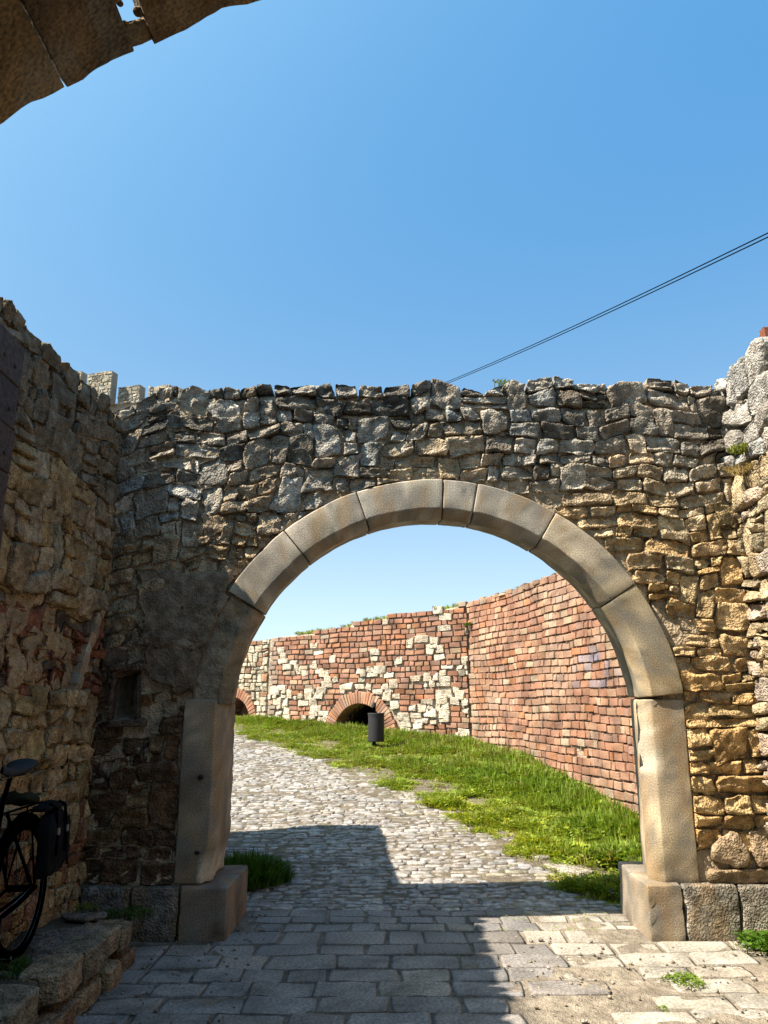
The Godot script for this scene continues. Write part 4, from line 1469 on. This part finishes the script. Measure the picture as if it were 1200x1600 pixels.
# ---------------------------------------------------------------- litter bin, cables
func build_bin() -> void:
	var at := Vector3(-0.14, ground_y(0, -14.3), -14.3)
	var w := thing("litter_bin", at, "dark grey cylindrical litter bin on a post in the grass", "litter bin")
	var c := Color(0.03, 0.03, 0.033)
	tube([at + Vector3(-0.04, -0.05, -0.08), at + Vector3(-0.04, 0.72, -0.08)], [0.032], c, 10)
	commit("post", M.rubber, w)
	lathe(at + Vector3(-0.04, 0.72, -0.08), [Vector2(0.034, 0), Vector2(0.045, 0.012), Vector2(0.034, 0.025), Vector2(0.04, 0.05), Vector2(0.03, 0.075), Vector2(0.012, 0.095), Vector2(0, 0.1)], c, 14)
	commit("finial", M.rubber, w)
	lathe(at + Vector3(0.0, 0.13, 0.04), [Vector2(0, 0), Vector2(0.135, 0.0), Vector2(0.142, 0.012), Vector2(0.142, 0.46), Vector2(0.15, 0.462), Vector2(0.15, 0.492), Vector2(0.138, 0.495), Vector2(0.132, 0.47), Vector2(0.13, 0.06), Vector2(0, 0.05)], c, 28)
	commit("drum", M.rubber, w)
	lathe(at + Vector3(0.0, 0.13, 0.04), [Vector2(0.1425, 0.43), Vector2(0.147, 0.432), Vector2(0.147, 0.445), Vector2(0.1425, 0.447)], c * 1.3, 28)
	commit("hoop", M.rubber, w)
	box(at + Vector3(-0.02, 0.36, -0.06), Vector3(0.03, 0.02, 0.06), c)
	commit("bracket", M.rubber, w)
	lathe(at + Vector3(-0.04, -0.02, -0.08), [Vector2(0.055, 0), Vector2(0.055, 0.1), Vector2(0.034, 0.12)], c, 14)
	commit("post_foot", M.rubber, w)

func build_cables() -> void:
	# two cables from a mast hidden behind the gate wall to somewhere off to the right above the yard
	var a := Vector3(0.87, 7.94, -15.2)
	var b := Vector3(3.69, 4.75, -3.38)
	for k in 2:
		var pts := []
		for i in 25:
			var t := i / 24.0
			var p := a.lerp(b, t) + Vector3(0.0, 0.035 * k, 0.0)
			p.y -= 0.08 * sin(PI * t)
			pts.append(p)
		tube(pts, [0.0055], Color(0.03, 0.03, 0.035), 6)
		var o := commit("overhead_cable", M.rubber)
		tag(o, ["lower of two thin black cables crossing the sky at the right", "upper of two thin black cables crossing the sky at the right"][k], "cable", "overhead cables")

# ---------------------------------------------------------------- plants
func tuft_mesh(sd: int, blades: int, h: float, spread: float, leafy: float) -> ArrayMesh:
	rg.seed = sd
	for k in blades:
		var a := rg.randf() * TAU
		var r := spread * sqrt(rg.randf())
		var o := Vector3(cos(a) * r, 0, sin(a) * r)
		var lean := Vector3(cos(a + ang(-1, 1)), 0, sin(a + ang(-1, 1))) * ang(0.1, 0.7)
		var hh := h * ang(0.5, 1.1)
		var is_leaf := rg.randf() < leafy
		var wd := ang(0.004, 0.007) if not is_leaf else ang(0.012, 0.022)
		var f := a + ang(-1, 1)
		var s := Vector3(-sin(f), 0, cos(f)) * wd
		var c := Color(1, 1, 1) * ang(0.75, 1.15)
		var first := bv.size()
		var tri := bi.size()
		var p1 := o + Vector3.UP * hh * 0.55 + lean * hh * 0.3
		var p2 := o + Vector3.UP * hh * (0.95 if not is_leaf else 0.7) + lean * hh * (0.9 if not is_leaf else 1.1)
		if is_leaf:
			bv.append_array([p1, (p1 + p2) / 2 + s, p2, (p1 + p2) / 2 - s + Vector3.UP * 0.004])
			for i in 4: bc.push_back(c)
			bi.append_array([first, first + 1, first + 2, first, first + 2, first + 3])
		else:
			bv.append_array([o - s, o + s, p1 + s * 0.7, p1 - s * 0.7, p2])
			for i in 5: bc.push_back(c)
			bi.append_array([first, first + 2, first + 1, first, first + 3, first + 2, first + 3, first + 4, first + 2])
		smooth(first, tri)
	var arr := []
	arr.resize(Mesh.ARRAY_MAX)
	arr[Mesh.ARRAY_VERTEX] = bv
	arr[Mesh.ARRAY_NORMAL] = bn
	arr[Mesh.ARRAY_COLOR] = bc
	arr[Mesh.ARRAY_INDEX] = bi
	var me := ArrayMesh.new()
	me.add_surface_from_arrays(Mesh.PRIMITIVE_TRIANGLES, arr)
	clear()
	return me

func scatter(called: String, me: ArrayMesh, spots: Array, label: String, parent: Node3D = null) -> MultiMeshInstance3D:
	# spots: [position, scale, colour]
	var mm := MultiMesh.new()
	mm.transform_format = MultiMesh.TRANSFORM_3D
	mm.use_colors = true
	mm.mesh = me
	mm.instance_count = spots.size()
	for k in spots.size():
		var s: Array = spots[k]
		mm.set_instance_transform(k, Transform3D(Basis(Vector3.UP, rg.randf() * TAU).scaled(Vector3(s[1], s[1] * ang(0.7, 1.25), s[1])), s[0]))
		mm.set_instance_color(k, s[2])
	var o := MultiMeshInstance3D.new()
	o.name = numbered(called)
	o.multimesh = mm
	o.material_override = M.leaf
	add_child(o)
	tag(o, label, "grass", "", "stuff")
	return o

func weed(called: String, at: Vector3, rad: float, n: int, h: float, col: Color, label: String, me: ArrayMesh) -> void:
	# one plant or clump as one mesh
	var src := me.surface_get_arrays(0)
	for k in n:
		var a := rg.randf() * TAU
		var r := rad * sqrt(rg.randf())
		var b := Basis(Vector3.UP, rg.randf() * TAU).scaled(Vector3.ONE * h * ang(0.7, 1.2) * (1.15 - 0.5 * r / rad))
		var o := at + Vector3(cos(a) * r, 0, sin(a) * r)
		var first := bv.size()
		var c := jit(col, 0.2)
		for i in src[Mesh.ARRAY_VERTEX].size():
			bv.push_back(o + b * src[Mesh.ARRAY_VERTEX][i])
			bn.push_back((b * src[Mesh.ARRAY_NORMAL][i]).normalized())
			bc.push_back(src[Mesh.ARRAY_COLOR][i] * c)
		for i in src[Mesh.ARRAY_INDEX]: bi.push_back(first + i)
	var m := commit(called, M.leaf)
	tag(m, label, "weed")

func build_plants() -> void:
	var grass := tuft_mesh(1, 18, 0.11, 0.07, 0.25)
	var herb := tuft_mesh(2, 20, 0.10, 0.08, 0.85)
	rg.seed = 1414
	var s1 := []
	var s2 := []
	var s3 := []
	var green := Color(0.30, 0.38, 0.06)
	var deep := Color(0.18, 0.28, 0.04)
	var yellow := Color(0.36, 0.38, 0.02)
	var dry := Color(0.30, 0.25, 0.10)
	var tries := 0
	while tries < 60000:
		tries += 1
		var z := -lerpf(6.75, 18.2, rg.randf() ** 1.25)
		var x := ang(-4.4, 3.05)
		var l := path_right(z) + 0.25 * nz.get_noise_2d(x * 1.7, z * 1.7 + 11.0)
		var r := wall_x(z) + 0.02
		if x < l - 0.08 or x > r: continue
		var t := (x - l) / maxf(0.2, r - l)               # 0 at the path, 1 at the wall
		var n := nz.get_noise_2d(x * 0.8, z * 0.8)
		var bare := n < -0.2 and t < 0.4
		if z > -8.1 and t < 0.75: bare = n < 0.3
		if z < -13.5 and n < -0.1 and t < 0.6: bare = rg.randf() < 0.7
		if bare and rg.randf() < 0.88: continue
		if x < l and rg.randf() < 0.8: continue
		var p := Vector3(x, ground_y(x, z) - 0.025, z)
		var big := lerpf(0.6, 1.9, clampf(t * 1.2 + n, 0, 1)) * (1.0 + 0.5 * clampf((t - 0.55) * 3.0, 0, 1))
		if z < -13.0: big *= 0.75
		var c := green.lerp(deep, clampf(t * 0.9 + n * 1.2 + ang(-0.2, 0.2), 0, 1))
		if t < 0.5 and z > -10.5 and n > -0.3 and rg.randf() < 0.6 - t: c = c.lerp(yellow, ang(0.5, 1.0))
		elif z < -12 and rg.randf() < 0.4: c = c.lerp(dry, ang(0.2, 0.8))
		if rg.randf() < 0.1: c = c.lerp(dry, ang(0.4, 0.9))
		c = jit(c, 0.28)
		if rg.randf() < 0.5: s1.append([p, big, c])
		else: s2.append([p, big, c])
	scatter("grass", grass, s1, "bright green grass on the bank between the cobbled path and brick walls")
	scatter("grass", herb, s2, "low leafy herbs mixed into the grass bank below the brick walls")
	# grass on the wall heads
	var L := plan_length(plan_right)
	for k in 240:
		var u := ang(0, L - 2.0)
		var f := along(plan_right, u)
		if nz.get_noise_2d(u * 1.2, 50) < -0.1: continue
		s3.append([f[0] + Vector3.UP * (3.37 + 0.022 * u) - f[3] * ang(0.05, 0.35), ang(0.3, 0.8), jit(green, 0.3)])
	for k in 420:
		var u := ang(0.8, 5.1)
		var f := along(plan_far, u)
		if nz.get_noise_2d(u * 0.9, 60) < -0.12: continue
		s3.append([f[0] + Vector3.UP * (2.97 + 0.07 * u + (0.05 if u > 2.35 else 0.0)) - f[3] * ang(0.0, 0.4), ang(0.4, 0.9), jit(green.lerp(dry, ang(0, 0.4)), 0.3)])
	scatter("grass", grass, s3, "thin grass growing along the tops of the brick walls")
	# small shoots in the cobble joints
	var s4 := []
	for k in 260:
		var z := -ang(6.7, 12.0)
		var x := ang(-1.4, path_right(z))
		if nz.get_noise_2d(x * 1.1, z * 1.1 + 30.0) < 0.02: continue
		s4.append([Vector3(x, ground_y(x, z), z), ang(0.1, 0.28), jit(Color(0.17, 0.2, 0.04), 0.3)])
	for k in 60:
		s4.append([Vector3(ang(0.8, 1.75), 0.0, -ang(6.0, 6.7)), ang(0.12, 0.25), jit(green, 0.3)])
	scatter("grass", herb, s4, "tiny shoots growing in the joints of the cobbles")
	for k in 4: rg.randf()
	weed("grass_tuft", Vector3(-1.24, 0.04, -7.5), 0.36, 260, 2.0, Color(0.06, 0.13, 0.02), "lush grass clump behind the left plinth of the gateway", grass)
	weed("weed_clump", Vector3(1.76, -0.01, -5.03), 0.1, 26, 0.62, Color(0.15, 0.24, 0.03), "small round green weed growing alone in the sunlit paving", herb)
	weed("weed_clump", Vector3(2.58, -0.01, -5.62), 0.2, 60, 1.35, Color(0.10, 0.2, 0.025), "leafy green weeds growing against the right plinth", herb)
	weed("weed_clump", Vector3(1.62, 0.03, -7.2), 0.13, 34, 0.75, Color(0.22, 0.27, 0.03), "yellowish low weeds by the kerb stone beyond the arch", herb)
	weed("weed_clump", Vector3(1.5, -0.01, -4.62), 0.03, 5, 0.4, Color(0.15, 0.24, 0.03), "tiny weed sprout between sunlit paving stones at the bottom", herb)
	weed("wall_plant", Vector3(2.71, 3.42, -5.55), 0.06, 14, 0.9, Color(0.22, 0.25, 0.05), "green tuft rooted high in the sunlit right wall", grass)
	weed("wall_plant", Vector3(2.72, 3.28, -5.6), 0.09, 18, 0.8, Color(0.36, 0.27, 0.12), "dry brown tuft hanging below the green one on the right wall", grass)
	weed("grass_tuft", Vector3(-1.88, 0.26, -4.35), 0.13, 36, 0.6, Color(0.07, 0.13, 0.03), "dark grass patch on the ledge under the bicycle wheel", grass)
	weed("weed_clump", Vector3(-1.72, 0.2, -5.62), 0.15, 30, 0.7, Color(0.055, 0.11, 0.025), "dark weeds at the foot of the left plinth", herb)
	weed("weed_clump", Vector3(-1.95, 0.26, -5.5), 0.05, 8, 0.7, Color(0.14, 0.19, 0.03), "small yellow-green weed between ledge and left plinth", herb)
	weed("wall_plant", Vector3(1.62, 2.95, -14.55), 0.07, 12, 1.2, Color(0.06, 0.12, 0.02), "ivy-like sprig growing in the corner of the two brick walls", herb)
	weed("wall_plant", Vector3(0.98, 4.13, -6.0), 0.05, 4, 1.0, Color(0.16, 0.2, 0.04), "thin grass stalks on top of the gate wall", grass)

func build_debris() -> void:
	rg.seed = 1515
	for k in 300:
		var r := rg.randf()
		var p := Vector3(ang(-1.6, -0.8), 0.004, -ang(4.4, 6.0))
		if r < 0.55: p = Vector3(ang(0.75, 2.7), 0.006, -ang(4.3, 5.9))
		elif r < 0.7: p = Vector3(-1.05 + ang(-0.12, 0.18), 0.004, -ang(5.7, 6.5))
		var s := ang(0.004, 0.014) * (1.6 if rg.randf() < 0.08 else 1.0)
		blob(p, Vector3(s * ang(0.8, 1.5), s * 0.7, s), Basis(Vector3.UP, rg.randf() * 6), 0.7, s * 0.3, jit(Color(0.42, 0.37, 0.31) if r < 0.55 else Color(0.34, 0.3, 0.25), 0.25), 6, 4)
	var o := commit("gravel", M.stone)
	tag(o, "loose crumbs of stone scattered on the paving by both plinths", "gravel", "", "stuff")
